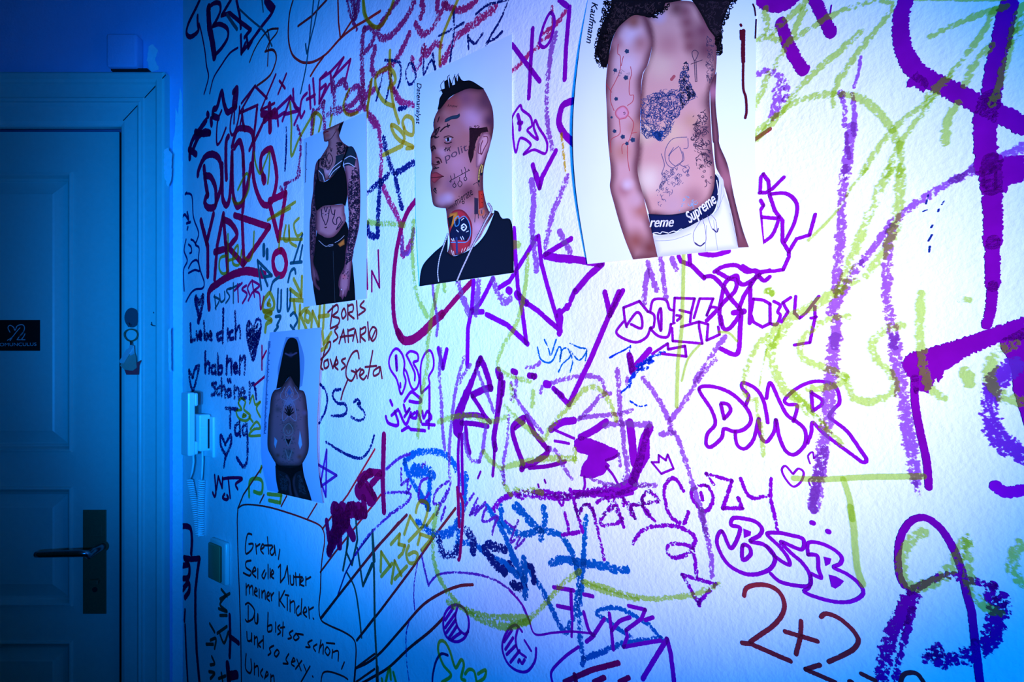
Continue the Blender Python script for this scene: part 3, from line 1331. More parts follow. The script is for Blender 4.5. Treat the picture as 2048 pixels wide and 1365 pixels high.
-770,0 700,160 650,290 630,400 630,500
-240,400 240,500 250,690 270,830 310,960
-240,530 150,570 125,640 150,730 200,800 270,830
-240,530 275,580 280,640 230,690
-95,630 80,750 60,860
-250,980 280,1060 340,1110 350,1060 300,1000 250,980
-350,1000 340,950 370,910 420,940 420,1050 370,1040 350,1000
-340,1110 420,1150 370,1160
*7
=335,1140 190,1210
+violet crayon trail running down past the mohawk photo's left edge|M|8|d
-0,700 60,740 110,700
-60,880 140,970 160,1100 170,1250 160,1365 165,1400 200,1500 260,1620 310,1740 330,1880 340,1990 400,1890
*6
-1500,60 1500,250 1400,330
+dry navy letter N beside the mohawk photo's left edge|N|8|d
-190,1080 210,1190 240,1290 280,1350 420,1270
-280,1365 290,1450 330,1620
=55,1510 160,1420 150,1550 140,1840
-220,1365 160,1440
=60,1750 70,1830 110,1850
+thick purple letter X tag right of the mohawk photo|P|8
=1190,350 1405,635
=1350,225 1320,765
+purple ring right of the letter X|P|6
-1490,100 1440,190 1405,330 1440,370 1490,310 1520,170 1490,100
+thick purple drip running down from the top edge|P|9
=1638,60 1610,380 1600,620
-1560,0 1620,50
+pale dry violet vertical stroke below the purple ring|L|9|d
-1530,270 1490,420 1470,600 1460,800 1465,950 1490,1100 1500,1160
+outlined purple letter R right of the mohawk photo|P|4.4
-1190,920 1250,825 1270,860 1330,910 1345,980 1310,1020 1390,1090 1360,1000 1370,940 1400,1000 1450,1080 1465,1140 1445,1200 1360,1170 1280,1205 1335,1130 1255,1080 1220,1190 1200,1090 1195,1000 1190,920
*7
-1235,900 1250,960 1250,1010
-1240,960 1265,960
+thick purple check mark under the outlined letter R|P|9
=1350,1290 1395,1440 1530,1180
=1365,1340 1400,1440
+thick purple hook at the left edge of the bare-chested man photo|P|12
-1660,790 1590,820 1560,900 1560,980 1610,1060 1670,1120
+yellow vertical stroke under the purple hook|Y|4.5|d
-1580,1050 1590,1150 1610,1330
@ 720 350 3.9
+big thick purple letter C curling under the mohawk photo|C|9
-440,200 380,280 330,400 290,580 270,740 262,900 265,1080 290,1210 330,1290
-870,840 750,970 640,1100
*13
-300,1230 340,1290 400,1290 480,1240 570,1150 640,1090
+purple angular capital letters under the mohawk photo|P|8.5
=890,830 875,1040 845,1200 840,1490
-1040,810 980,930 920,1030 870,1060
=1205,420 1215,620 1235,880 1270,1060 1300,1310
=990,1090 1150,1170 1310,1320
=1240,930 1300,1000 1390,1060 1490,1150 1560,1210
=1570,1220 1460,850 1420,700 1395,480
=1380,490 1270,670 1170,830 1090,880
=1545,1100 1640,1010
=880,1070 960,1070
*13
=1450,630 1540,650 1650,660
*12
=1160,900 1172,908
=1225,930 1240,950
=1290,990 1300,1000
*9
=1450,620 1650,500
=1380,0 1405,100 1430,0
+pale violet crayon shapes behind the purple capitals|L|10|d
-1340,50 1360,180 1345,380 1350,480
-1620,20 1570,150 1510,290 1480,420 1450,560
-1560,450 1640,600
-1350,500 1370,640 1380,740
-770,840 810,970 850,1080
-930,810 920,960 910,1080
-1040,820 1080,920 1130,990 1170,970
*5
-570,860 580,960 600,1080 610,1180 600,1250
*6
-330,490 340,620 400,580 420,430
+light green crayon lines left of the purple capitals|Z|6|d
-60,370 200,380 350,390
-425,370 415,560 430,820 460,970 530,1100
-620,860 570,1080 550,1220 530,1365 535,1480 490,1700 470,1900 460,2040
-1320,630 1300,850 1270,1020 1220,1180 1130,1330 1080,1470 1110,1530 1210,1580 1330,1610
-660,850 670,900
*9
=1215,545 1240,548
+maroon letters IN beside the woman-in-black photo|C|3.4
=52,660 62,890
=95,910 95,750 155,880 145,590
@ 720 680 3.9
+outlined purple bubble letters BSB beneath the letter C|P|4
-320,420 290,310 240,230 230,160 255,95 290,70 330,110 350,180 345,260 360,320 345,390 320,420
-280,130 290,240
-318,340 320,370
-370,110 400,90 450,110 455,160 420,180 450,240 465,310 450,370 420,390 395,350 370,260 350,230
-365,120 400,190 430,260 430,315
-480,410 475,310 480,190 510,110 550,85 575,140 575,220 540,290 545,350 500,400 480,410
*6
=285,130 290,230
+small purple heart-like check above the blossy lettering|P|8
=615,70 650,220 680,80
+small purple tag with block letters below the bubble letters|P|5
=240,475 255,510
-205,600 225,650 290,670 300,640 275,560
=250,590 300,545
-310,560 360,660 400,570
-345,510 365,570 390,540 350,600
-430,570 400,600 440,610 450,560 480,640
-490,560 500,610 530,560 560,610 520,640
-350,480 400,410 440,430 480,470 460,490 390,480
=330,710 380,680 400,700 510,710
=490,660 585,665
*5
-545,370 545,500 540,690
+thick maroon capital letters filled in beside the parallel lines|C|10
=190,745 180,1100 190,1340
-80,1030 40,1080 0,1130
=80,1030 160,1040
=160,1050 90,1130
=60,1130 120,1230
*24
-0,1180 40,1190 90,1230
*12
=0,1300 40,1365
=30,1240 40,1340
-0,1100 40,1060 90,1040
@ 640 1015 3.9
+dark maroon scribbled block lettering by the brown diagonal lines|C|14
=130,0 120,150 75,350
-75,340 150,200 200,110 230,0
=230,0 200,120 260,230
=270,0 290,60 350,50 340,0
*22
=120,20 150,150
=150,40 130,160
=150,150 110,230
=200,100 150,170
=180,20 200,100
=240,20 320,30
*9
=160,170 160,310
=55,110 75,260
=140,210 150,310
+slanted brown parallel lines running down from the maroon lettering|R|4
=680,60 440,320 140,700 10,870
=1060,10 900,220 720,480 480,800 290,1040
-1195,605 1090,615 950,670 800,770 640,950 480,1130 380,1210 285,1255
-970,860 860,970 700,1100 540,1250 400,1335 320,1380
-280,1250 270,1365
+olive yellow painted numbers 1312 and 1671 in two slanted rows|Y|5.5
=480,500 485,350 555,460
=485,540 570,440
=565,590 590,420 640,530
=590,560 685,460
=560,290 630,210 620,290 670,300 650,360 620,390
=665,210 710,70 770,160
=700,265 800,160
-700,300 680,360 700,430 750,430 770,370 740,350 700,370
=770,290 790,210 880,240 800,335
-755,40 770,-20 800,-50 850,-20 840,60 810,150
=840,140 895,60
+dark teal vertical line with zigzag letter below the numbers|G|4.4
=410,190 425,500 430,900 445,1200 450,1365
=340,610 410,440
*7
=450,1250 450,1365
+violet dashed arc below the numbers|V|3.4|d
-620,0 540,70 440,160 350,260 280,370
=800,390 820,490 850,610
-855,600 920,530 1040,510 1200,520 1350,560 1490,650 1570,750 1630,870
*2
-770,400 740,580 735,700 742,800
-700,890 675,1000 680,1200 700,1365
=790,330 800,380
+left violet circle drawn with a hatched crescent|P|4.4
-1100,770 1030,770 980,830 965,920 990,1010 1060,1050 1130,1020 1165,930 1150,830 1100,770
-1080,770 1060,850 1080,940 1130,990 1160,970
*5
=1040,790 980,880
=1060,830 980,940
=1060,880 990,980
=1070,930 1010,1020
=1100,980 1030,1030
+right violet circle drawn with a hatched crescent|P|4.4
-1580,970 1530,920 1470,960 1430,1050 1430,1130 1470,1220 1540,1275 1620,1280 1680,1200 1690,1100
-1550,940 1530,1030 1550,1120 1610,1170
-1600,1040 1650,1120
*5
=1500,960 1440,1050
=1510,1020 1450,1110
=1530,1080 1460,1150
=1560,1120 1490,1210
-1550,1210 1560,1190 1580,1220 1600,1190
+olive yellow bear outline at the bottom edge of the wall|Y|5
-960,1365 1030,1310 970,1230 930,1120 940,1050 980,1050 1020,1120 1050,1220 1070,1250 1110,1190 1130,1230 1110,1330 1140,1350
-1140,1300 1170,1265 1210,1280 1230,1365
-1240,1300 1300,1270 1290,1330 1240,1365
-520,1365 550,1250 560,1340
-580,1290 600,1365
-490,1340 495,1365
+thin navy hook line beside the olive bear outline|N|4
-1000,1155 950,1145 910,1200 885,1300 880,1365
@ 720 680 3.9
+blue dry-brushed letter D loop under the blossy lettering|T2|9|d
-540,1310 470,1200 400,1090 355,980 360,940 430,890 530,870 650,890 720,950 770,1040 790,1110
*10
=830,1060 820,1200 800,1365
*9
=550,1030 545,1180 530,1310
*16
-430,1020 500,1020 560,1050
+thin violet lettering behind the blue letter D|V|4|d
-390,890 300,930 210,1010
=325,1010 325,1130 380,1090 370,1200 400,1140
-200,1195 340,1190 400,1210 370,1270 290,1330 230,1365
-530,1080 480,1110 460,1220 490,1270 540,1200
-640,1140 590,1200 580,1280 660,1250 710,1110 640,1140
=680,1180 600,1365
=890,1200 830,1290
=920,1240 870,1350
=980,1270 900,1365
-510,960 490,990
@ 880 680 3.9
+large thick purple lettering BLOSSY, its first letters, mid wall|D|11
#285,210 190,400 120,560 100,650 110,740 150,780 185,700 190,560 240,430 290,280
=300,190 320,150 350,210 380,300 400,380
-400,375 340,390 260,430
*8
-255,440 310,520 350,590 395,640
-190,590 270,585 340,600
-170,650 260,655 375,675
=205,690 215,800 235,880
=315,150 280,250
*6
-155,740 145,900 150,1100 145,1365
-175,740 175,900 180,1100 182,1200
*11
-480,280 465,450 450,600 425,760 435,850
*6
-490,330 480,480 460,560
-430,800 425,950 415,1060
=505,330 495,430
*10
-655,610 585,660 570,720 600,830 650,970 640,1010
=640,990 740,960 840,890 850,850
=840,850 740,730 680,600
*12
=455,240 470,290
*7
-700,1000 850,985 980,950
=590,690 660,640
*10
=572,245 595,255
=700,280 745,285
-730,285 735,290
*4
=770,1130 775,1150
=820,1095 828,1115
=320,1030 300,1080
+thick purple SSY lettering with a solid splash, mid wall|P|12
-1050,630 970,640 910,670 870,700
#1050,790 1100,750 1180,770 1280,810 1390,860 1400,910 1300,950 1330,980 1280,1050 1200,1080 1140,1080 1095,1060 1110,990 1150,930 1160,900 1080,880 1050,840
-1100,760 1200,710 1300,640
*5
-890,700 980,740 1050,770
-900,790 960,800 1010,810
-1300,990 1350,1050 1390,1120
-1130,1070 1135,1130 1125,1170
-1300,940 1360,920 1400,890
*16
=1485,650 1500,760 1520,960
-1640,690 1590,800 1560,950 1500,1100
#1640,640 1600,700 1560,850 1540,960 1500,1030 1480,1130 1540,1150 1560,1060 1640,920
-1510,1110 1380,1170 1310,1200
*9
-1530,1150 1400,1200 1310,1230
-1500,1190 1380,1210 1200,1200 1050,1190
+dry purple brush underline below the BLOSSY lettering|P|9|d
-430,1310 480,1250 560,1210 680,1190 850,1195 1010,1215 1200,1180 1400,1150
-620,1225 800,1225 950,1230 1150,1210 1350,1200
*4
-900,1200 930,1260 960,1290 975,1210
=410,1320 430,1340
+dry lilac crayon outline letters behind the BLOSSY lettering|L|6|d
-190,140 150,280 120,420 100,580 85,720 75,880 80,1100
-240,200 200,250 160,330
-300,250 330,330 380,440 420,560
=360,680 340,850 310,950 250,950 210,870 190,740
-10,80 0,280 15,480 20,640 40,850
-560,340 600,460 660,550 740,650 800,720
-600,300 590,420 560,460
-540,600 530,780 500,950 500,1090
*9
=490,1020 500,1110
*7
-870,850 920,880 960,980 1030,1080
-870,340 1000,300 1150,280 1260,310 1290,400
-1090,620 1180,530 1260,440 1330,420
-1100,610 1250,590 1400,580 1500,550
*9
-1390,240 1400,400 1410,560 1430,700 1440,850 1470,1000 1440,1110
-1290,670 1420,650 1520,660 1640,660
*6
-1180,1080 1280,1120 1400,1140
-1400,900 1410,980
-1550,1140 1640,1140
-780,180 740,210 680,220
-800,370 790,410
-1470,290 1460,340
+olive yellow light strokes around the BLOSSY lettering|Z|7|d
-560,370 570,430 580,470
=735,410 735,470 725,510
-520,520 590,600 680,680 780,760 830,770 870,690 960,580 1060,470 1140,390 1220,370 1310,450 1360,560 1380,620
-0,640 130,600 260,600 400,640 520,605
-350,880 420,960 500,1000 600,970 800,930 1060,930
=1060,860 1060,940
-510,1130 560,1200
-600,1170 720,1170 800,1190
+thin dry teal scribble above the long purple check mark|T2|2.6|d
-820,0 850,70 870,120 900,30 910,0
-765,60 790,150 850,180 890,150 930,60 950,80 940,150
-940,170 960,80 1000,70 1020,130 960,190 930,250
-1020,30 1090,60 1150,80 1090,160 1020,90 1040,170 1020,250
-1150,80 1140,160
+very long thick purple check mark crossing the middle of the wall|P|10
=905,395 1010,505 1180,150 1400,-370
=1290,-370 1310,-290 1330,-190
=1330,-190 1400,-330 1430,-380
*13
=830,345 850,350
*9
=890,380 960,440
+small thick purple check mark with bright blue smear|P|11
=1480,120 1500,240 1640,80
*13
=1485,130 1505,250
+bright blue dry smear beside the small purple check mark|B|7|d
-1640,150 1560,220 1500,300 1480,360
-1620,160 1680,120 1750,105
-1540,200 1600,180 1660,170
-1560,230 1620,220
*3
-1480,360 1420,410
-1490,480 1560,520 1620,510
-1330,140 1480,60
=1490,50 1485,90
@ 1020 1015 3.9
+blue dry-brushed angular letters crossing the lower wall|T2|9.5|d
-60,-20 130,60 200,140 250,190
*11
-270,10 280,100 250,180 245,240
*9.5
-0,190 100,215 250,180 380,210 450,280 500,390 530,520 530,700 500,850 460,950 430,970 380,900 320,770 270,670 200,560 150,470
-600,80 590,180 580,400 560,600 545,800 550,1000 575,1170 570,1220
*12
-325,440 420,410 540,430 700,450 800,480 910,490
*9
-580,1180 700,1140 870,1070 1000,1050 1180,1030
*7
-1180,1030 1090,920 980,850 860,790 740,790 680,830 760,880 850,950 950,1010
*12
-0,320 50,430 110,540 120,690
-115,410 120,500
*8
-0,480 60,510 110,540
+dry blue smears left of the blue angular letters|N|9|d
-20,600 60,620 120,620
-130,450 180,480 190,580
-0,440 30,500
@ 640 1015 3.9
+blue brushed bowl and spiky zigzag left of the lower wall|T2|11|d
-770,120 850,180 940,220 1040,180 1080,120
=1110,0 1090,180 1085,300
*9
-1085,270 1200,290 1320,370 1440,440 1540,530
-1310,0 1400,130 1470,280 1530,430 1590,560
=1600,410 1610,500 1590,600 1610,700
-1420,0 1420,100 1480,170 1560,210 1640,210
-1520,0 1590,60 1650,130
+dark navy dry smears under the blue zigzag|N|13|d
-930,260 960,350 1020,370 1080,330
-1140,180 1200,250 1200,340
-1290,330 1370,440 1440,500
-1320,290 1440,330
-1520,610 1560,620
+maroon drip running down through the blue brushed bowl|C|6
-1100,-100 1120,0 1110,200 1095,380 1085,410
-1075,-150 1085,0 1090,150
@ 1020 1015 3.9
+tall purple words I hate COZY across the right of the wall|P|6|d
=435,50 465,190
=415,215 540,195
-515,0 540,80 570,190
-540,40 590,-20 640,0 670,100 700,230 740,410
-830,0 760,40 710,100 730,140 830,130 880,90
=800,-90 850,20 890,150
=930,-20 980,85
*7
-890,-60 890,-20
@ 1260 720 3.9
*6
=0,1120 45,1235
=30,1130 230,1105
-95,1130 110,1060 155,1030 200,1060 230,1110
-95,1100 120,1180 195,1255
-420,1020 370,940 320,930 275,1000 280,1110 320,1220 380,1265 430,1270 460,1190
-600,980 540,990 490,1020 490,1080 540,1150 600,1180 650,1110 640,1030 600,980
=560,1040 570,1090
=655,970 600,890 800,945 730,1160 880,1160 850,1080
-870,930 910,1030 970,1080 1080,1060
=1105,930 1100,1080 1130,1200 1155,1320
@ 880 680 3.9
=1230,1270 1310,1220 1420,1230
=1300,1230 1360,1300 1400,1365
=1440,1240 1500,1365
=1020,1170 1050,1260 1080,1365
-1085,1365 1130,1290 1170,1300 1210,1365
-1280,1365 1340,1300 1370,1330
=1510,1290 1640,1275
=1585,1280 1640,1365
-1580,1260 1600,1200 1640,1180
@ 1020 1015 3.9
+purple letters with a square base and arrow at the lower wall|P|7
-345,625 440,640 500,650
=480,650 485,800 490,870
=375,770 470,790
=580,680 650,695
-580,820 620,960 660,1000
=740,870 650,1010 600,1050
=780,830 800,1000 810,1110
-800,960 860,890 940,860
=930,770 1060,800 1030,870 910,960 920,1010 890,1090 1050,1060 1180,1040
=1060,880 1120,860
*5
-490,900 485,1010
-540,1090 430,1170 330,1280 335,1365
*3.5
-0,650 100,760 150,870 200,990 340,980 480,970 640,985
*9
=1040,1340 1130,1190 1210,1060 1230,1030 1260,1150 1285,1365
+maroon bars at the bottom edge below the purple letters|C|9
=430,1365 640,1270 850,1215
=510,1310 520,1365
=660,1365 740,1330
=860,1365 930,1330
+purple question-mark arrow with a triangular head|P|6.5|d
-965,280 1030,190 1130,150 1280,145 1400,190 1450,250 1430,330 1450,430 1460,540
-1430,320 1360,290 1260,290 1230,340 1270,390 1360,380 1430,330
=1350,530 1610,600 1475,750 1350,530
*9
=1475,730 1480,755
+light green crayon swoosh across the lower wall|Z|7|d
-0,940 120,900 230,810 330,700 420,600 550,500
-580,580 700,610 850,660 1000,700 1150,715 1300,700 1450,680 1550,640 1640,600
-600,600 800,670 1000,720
@ 640 1015 3.9
=925,0 900,100 890,250
-890,250 890,350 920,500 990,640 1080,750 1180,830 1300,890 1450,930 1638,890
-1150,800 1300,850 1500,860 1620,860
-1010,740 1050,770
+pale violet scribble behind the blue letters of the lower wall|V|4|d
-980,0 950,100
-1240,-10 1190,40 1180,60 1280,-10
-1300,0 1270,100 1310,110 1390,70 1360,150 1350,210
-1450,110 1520,160 1550,110 1490,270 1560,230 1530,320 1600,250
@ 1120 480 3.9
+long purple stroke and bar left of the bare-chested man photo|P|12
-0,140 100,150 330,190
=330,190 220,290 130,400
*10
=120,400 90,470
*11
=60,520 62,530
-0,560 10,600 0,730
+outlined purple block letters DOEW with an arrow under them|P|5
=690,560 625,480 500,530 510,620 525,680
-525,670 600,570 640,600 640,690 560,660
-500,640 445,720 500,770 600,800 680,760 710,690
-710,560 720,500 745,465 830,470 860,540 890,550
-690,560 740,590 735,680 710,690 770,750 840,760 860,720 870,660
-785,540 770,600 785,690 795,700 795,560 785,540
=890,640 895,540 900,455 1055,460 1030,560 1020,640
=940,550 1020,570
-915,590 950,600 920,630
=950,680 1090,640
=880,690 885,790 1115,810 1090,680 1090,640 1160,660 1150,785 1250,740 1240,680
=1050,610 1095,460 1200,460 1150,590
-1150,590 1180,530 1230,530
=725,890 845,810 850,855 980,830 990,910 800,890
*4
-870,660 900,650
+purple looping letters with antlers below the bare-chested man photo|P|8
=930,130 950,170 1030,200 1130,300
=1015,110 1020,190
-1130,290 1200,290 1280,370 1330,450 1410,540
-1210,250 1280,210 1380,200 1460,250 1530,240 1560,270 1500,320 1440,350 1400,330 1380,280 1300,330 1270,430 1250,560 1260,660
-1230,250 1320,300 1380,320 1370,400 1290,480 1230,550 1150,630
=1540,280 1440,440 1400,540
=1490,340 1490,540 1485,650
-1560,290 1600,320 1640,290
=1560,260 1640,240
-1260,600 1280,690 1330,690 1400,600
*11
=1360,570 1440,560
*9
-1420,560 1410,700 1400,860 1360,895 1260,850
*9
-1100,105 1200,120 1320,90
+purple words LOSSY written right of the antlered letters|P|6
@ 1480 560 3.9
=110,150 90,270 110,330 180,370 240,340 240,190 190,160 110,150
-270,170 320,200 300,250 320,280 290,350 240,340
=400,140 340,180 380,250 330,330
=440,130 430,260 470,300 520,260 620,130
=590,210 590,300 550,490 430,510
=560,300 600,290
@ 1120 480 3.9
+faded lilac smear hanging below the bare-chested man photo|L|9|d
-690,180 720,280 760,390
-790,140 810,280 830,450
-690,250 670,360 665,490
-880,150 910,230
+pale green vertical crayon line through the block letters|Z|8
=975,120 970,400 960,700 930,950 920,1300
*5
-1100,820 1010,930 960,1100
-1250,720 1330,730 1390,790
+purple outlined bubble letters DMR on the right of the wall|P|7
@ 1260 720 3.9
-545,230 650,210 790,260 910,370 950,470 900,540 820,560 740,540 720,610 640,680 600,660 610,580 670,500 640,390 545,230
=715,350 740,460
-720,340 770,350 790,400 740,460
-825,560 840,660 900,695 970,620 1010,460 1020,590 1070,640 1130,560 1145,470 1170,600 1220,710 1290,740 1370,660 1370,550 1300,480 1230,430 1170,320 1100,180 1070,300
-1080,490 1050,330 990,230 890,180 880,220 930,280 910,350
-1390,650 1420,570 1430,490 1500,560 1600,640 1750,750 1820,800 1850,780 1800,700 1700,560 1600,480 1560,440 1600,380 1640,330 1620,230 1560,180 1440,170 1330,210 1250,270 1210,320 1240,350 1310,360 1280,480
=1420,250 1430,400
-1420,260 1500,310 1500,350 1430,400
+small purple crown drawing left of the word COZY|P|4
=175,800 250,890 345,850 300,740 285,785 230,745 230,800 175,800
+small purple heart drawing above the green bar|P|4
-1275,890 1220,830 1190,860 1220,930 1280,990 1340,950 1360,880 1320,850 1280,890
+thin purple half heart touching the lilac crayon stroke|P|3
-1440,770 1430,720 1395,750 1410,810
-1440,770 1470,745
-1410,980 1400,940 1430,920
+two purple dots beneath the lilac crayon stroke|P|10
=1425,1272 1435,1274
=1548,1340 1556,1342
+lilac crayon lines crossing in a large X shape|L|9|d
-110,150 180,240 250,350 320,500
=670,0 560,120 480,250 400,370 320,470
-320,540 380,620 430,760 480,930 530,1080 570,1200 600,1365
-250,580 340,570
-50,980 200,980
@ 1120 480 3.9
-1290,760 1220,860 1120,1000 1060,1100
@ 1020 1015 3.9
-1490,40 1530,180 1570,350 1580,540
@ 1500 0 3.9
+two short thick purple bars at the top edge right of the bare-chested man photo|D|22
=245,180 300,340 370,480 425,550
=500,-20 560,110 640,260
*28
-60,-60 120,10 230,40 330,0 380,-60
*3
=640,45 630,110
+light green crayon leaf-shaped strokes fanning from the top right|Z|10|d
-130,80 140,180 160,260 280,170 440,20
=430,80 340,280 270,400 210,520
-150,590 100,720 40,840
-50,310 140,295 230,320
-360,310 520,200 700,100 900,30 1050,5 1120,50 1080,130 950,290 820,460 720,600 670,720 660,820
-870,260 700,410 520,560 340,760 220,920 60,1090
-40,1050 150,960 300,840 450,770 640,740 800,750 920,800 1020,890 1110,1000 1150,1090
-1180,1130 1190,1250 1180,1365
-1460,750 1300,870 1140,1000 1000,1170 880,1365
-1440,790 1300,960 1180,1130 1080,1365
@ 1628 0 3.9
-920,285 1100,200 1300,120 1500,60
-1420,80 1300,300 1150,490 1060,600
*13
-1380,370 1260,500 1190,660
-1120,820 1060,930 1030,1110
-1640,150 1580,300 1520,450 1440,700 1400,810
-1060,610 950,700 900,760
*14
-1640,60 1590,160 1540,330
*5
=800,0 1200,5 1500,0
@ 1500 340 3.9
-920,0 810,130 720,280 620,400 470,550
*15
-1100,0 1000,200 900,450 820,650 760,820 700,960
-1180,0 1180,200 1160,350 1100,560 1000,720 860,850 760,900 640,980 480,1080 340,1150 250,1290 200,1365
*12
=165,950 170,958
+violet lilac hook and crayon strokes right of the bare-chested man photo|L|12|d
@ 1500 0 3.9
-45,590 130,555 230,590 290,680 280,770
*20
-230,690 220,800 190,900
*6
-870,450 850,570 820,680
*8
-715,740 745,850 740,980
-800,740 820,900 810,1000 820,1050
-760,1050 760,1130 780,1230
*14
=715,735 720,745
*18
-800,1000 780,1150 760,1365
@ 1500 340 3.9
*17
-750,0 730,130 720,300 710,500 700,650 690,800 680,930
-680,1160 670,1365
+broad lilac crayon strokes sweeping down the right of the wall|L|15|d
=1640,60 1480,150 1300,260 1180,360 1080,450 960,620 860,740
*18
-860,740 780,860 700,1000 640,1100
-1120,440 1080,620 1070,850 1070,1000 1100,1150 1130,1365
*16
-1640,60 1750,-10 1850,-60
@ 1628 0 3.9
*20
-1100,1400 1300,1310 1450,1250 1650,1140
@ 1628 680 3.9
*23
-630,0 650,170 690,400 720,600 750,800 780,950 800,1100
*10
=790,1100 820,1200
*22
-170,0 150,150 140,280 120,450 100,650 70,850 50,1050 10,1300
*16
-90,860 30,1100 0,1320
+dark brown smear crossing by the bare-chested man photo's right edge|R|8
@ 1500 0 3.9
=45,1090 160,1010
+huge thick purple letter curling at the upper right corner|D|34
@ 1628 0 3.9
-740,-40 690,100 680,230 700,380 770,520 870,600 1000,670 1150,740 1300,820 1450,890 1650,990
#730,640 720,685 790,680 860,730 900,640 800,560
*38
=1520,40 1480,260 1420,500 1380,780
*44
-1380,780 1340,900 1340,1050 1350,1300
@ 1628 340 3.9
#1260,20 1290,60 1310,150 1500,180 1530,120 1650,90 1650,-120 1500,-100 1350,-40
*40
=1385,-60 1390,130
*36
=1390,130 1400,350 1400,560
*28
-1400,560 1395,750 1400,900
*20
-1400,900 1380,1100 1350,1210
+huge thick purple letter T at the right edge with a long drip|D|40
@ 1628 680 3.9
#690,180 720,130 770,100 1000,40 1300,-60 1650,-180 1650,0 1460,10 1380,50 1290,90 1190,130 1100,200 1030,240 980,340 960,280 900,420 840,400 790,420 760,300 700,230
*15
-790,300 790,450 810,600 840,750 870,880 890,1000 900,1150
#1460,0 1650,-100 1650,700 1610,560 1560,400 1550,250 1520,150 1460,60
+violet crayon curve beside the purple letter T at the right edge|V|34|d
-1550,200 1430,330 1380,500 1390,650 1450,780 1550,850 1650,910
+purple rounded stroke cut by the right edge below the letter T|P|24
-1420,1140 1500,1190 1650,1170
+light green crayon word with letter S shapes between the purple letters|Z|9|d
@ 1480 560 3.9
-220,440 150,510 90,620 50,740 45,800 50,900
*3
=220,540 180,720 160,850
*7
-80,940 140,930 150,1050 180,1200 190,1365
*15
-290,380 250,500 250,620 290,740 370,870 450,930 560,1040 650,1130
*8
-420,880 560,1020 700,1180 800,1280
*10
-850,290 700,310 580,380 490,480 480,570 540,640 660,680 760,730 840,770 760,820 640,850 550,850
*12
-1270,360 1150,390 1060,460 1030,520 1080,620 1160,710 1220,800 1210,880 1100,930 1000,950 900,920 860,830
*14
-1420,120 1415,350 1420,550 1450,750 1500,850 1590,920
*13
=235,95 248,98
+green crayon strokes at the right edge over the purple letter T|Z|18|d
@ 1628 680 3.9
-1560,40 1440,110 1380,230 1390,340 1480,440 1600,480
=1190,260 1220,330
@ 1628 340 3.9
*10
=1165,1020 1215,1018
+light green horizontal bar with a post hanging below it|Z|12
@ 1628 680 3.9
=-150,1080 80,1090 450,1070 860,1065
-240,1090 290,1250 310,1400
@ 1628 1015 3.9
*14
-295,0 320,150 330,300 350,480 390,600
+large purple letter A loop at the lower right|D|15
-710,610 670,520 660,350 690,210 760,110 850,80 930,110 1020,200 1100,340 1160,500 1190,650 1230,800 1250,950 1260,1050
*16
-1260,1050 1280,1200 1300,1365
+light green crayon letters a and c behind the purple letter A|Z|17|d
-860,200 760,270 700,400 700,530 780,620 880,610 1010,540 1100,440 1200,260
-1210,250 1210,500 1250,670 1360,780 1440,810
-1610,290 1560,420 1580,530 1650,600
+purple crayon arch with a long leg at the lower right|D|22|d
*14
-750,660 860,600 1000,540 1100,530 1160,560 1300,590 1400,620
*26
-770,690 700,820 620,970 560,1180 530,1365
*13
-770,800 720,1000 680,1150 630,1365
*20
-1400,620 1380,720 1480,760
*30
-1480,730 1430,850 1400,980 1330,1080 1200,1160 1080,1190 980,1200
*20
-980,1130 920,1150
-960,1090 880,1180
+purple outlined bubble letters BSB at the lower right|P|7.5
@ 1400 1015 3.9
-180,190 140,240 150,320 220,440 330,510 430,525 540,490 590,420 570,350 500,290 400,265 470,220 490,170 450,120 380,95 270,85 250,140 320,170 250,320 180,190
-340,300 390,310 400,370 340,410 340,300
-520,300 600,390 700,450 690,390 620,300 530,210 620,200 720,220 810,250 795,330 640,270 720,360 800,430 860,520 860,610 750,610 630,580 560,520
-850,370 850,280 940,280 1050,330 1110,390 1100,440 1050,470 1150,520 1240,590 1280,670 1200,730 1080,740 940,710 820,660 860,620 870,540
-850,370 920,380 930,480 950,550 880,520
*3
#970,385 1030,400 1020,440 985,460
#1010,525 1070,540 1130,575 1100,610 1060,635 1030,620
#345,165 405,190 400,220 350,240
+large brown handwritten sum 2+2 at the bottom right|R|8.5
-350,690 370,630 450,605 550,615 630,670 665,760 640,850 570,930 470,1000 400,1050
*9
=335,1060 400,1065 710,1200
=795,890 790,1010 755,1145
=670,970 920,1045
-950,855 990,830 1080,860 1180,940 1240,1030 1210,1100 1130,1150 1010,1205
=940,1230 830,1265 1060,1365
=1265,1300 1370,1350
-1570,1365 1590,1310 1640,1290 1700,1300 1750,1365
*10
=1175,1362 1190,1365
+purple looping letters right of the bare-chested man photo's bottom corner|P|7
@ 1500 340 3.9
=90,370 210,380
=85,180 90,60 110,35 150,90 160,200 200,320 260,400 260,560 310,640
=80,180 130,180 180,150 270,60
=90,240 110,280 85,320 95,470 105,570
-120,560 180,510 220,420 230,370
-170,190 280,185 350,230 375,300 350,420 280,560
=310,640 370,540 470,510 490,440 515,350
=310,640 310,680 265,780 200,790 90,795
-60,800 0,780 -50,750
+tiny dry blue flecks on the white patch at the right|N|3|d
@ 1628 340 3.9
=895,200 880,265
=860,325 885,315
=1020,245 1005,270
=930,435 920,450
=900,555 925,510
=910,600 905,640
=980,310 975,325

'''


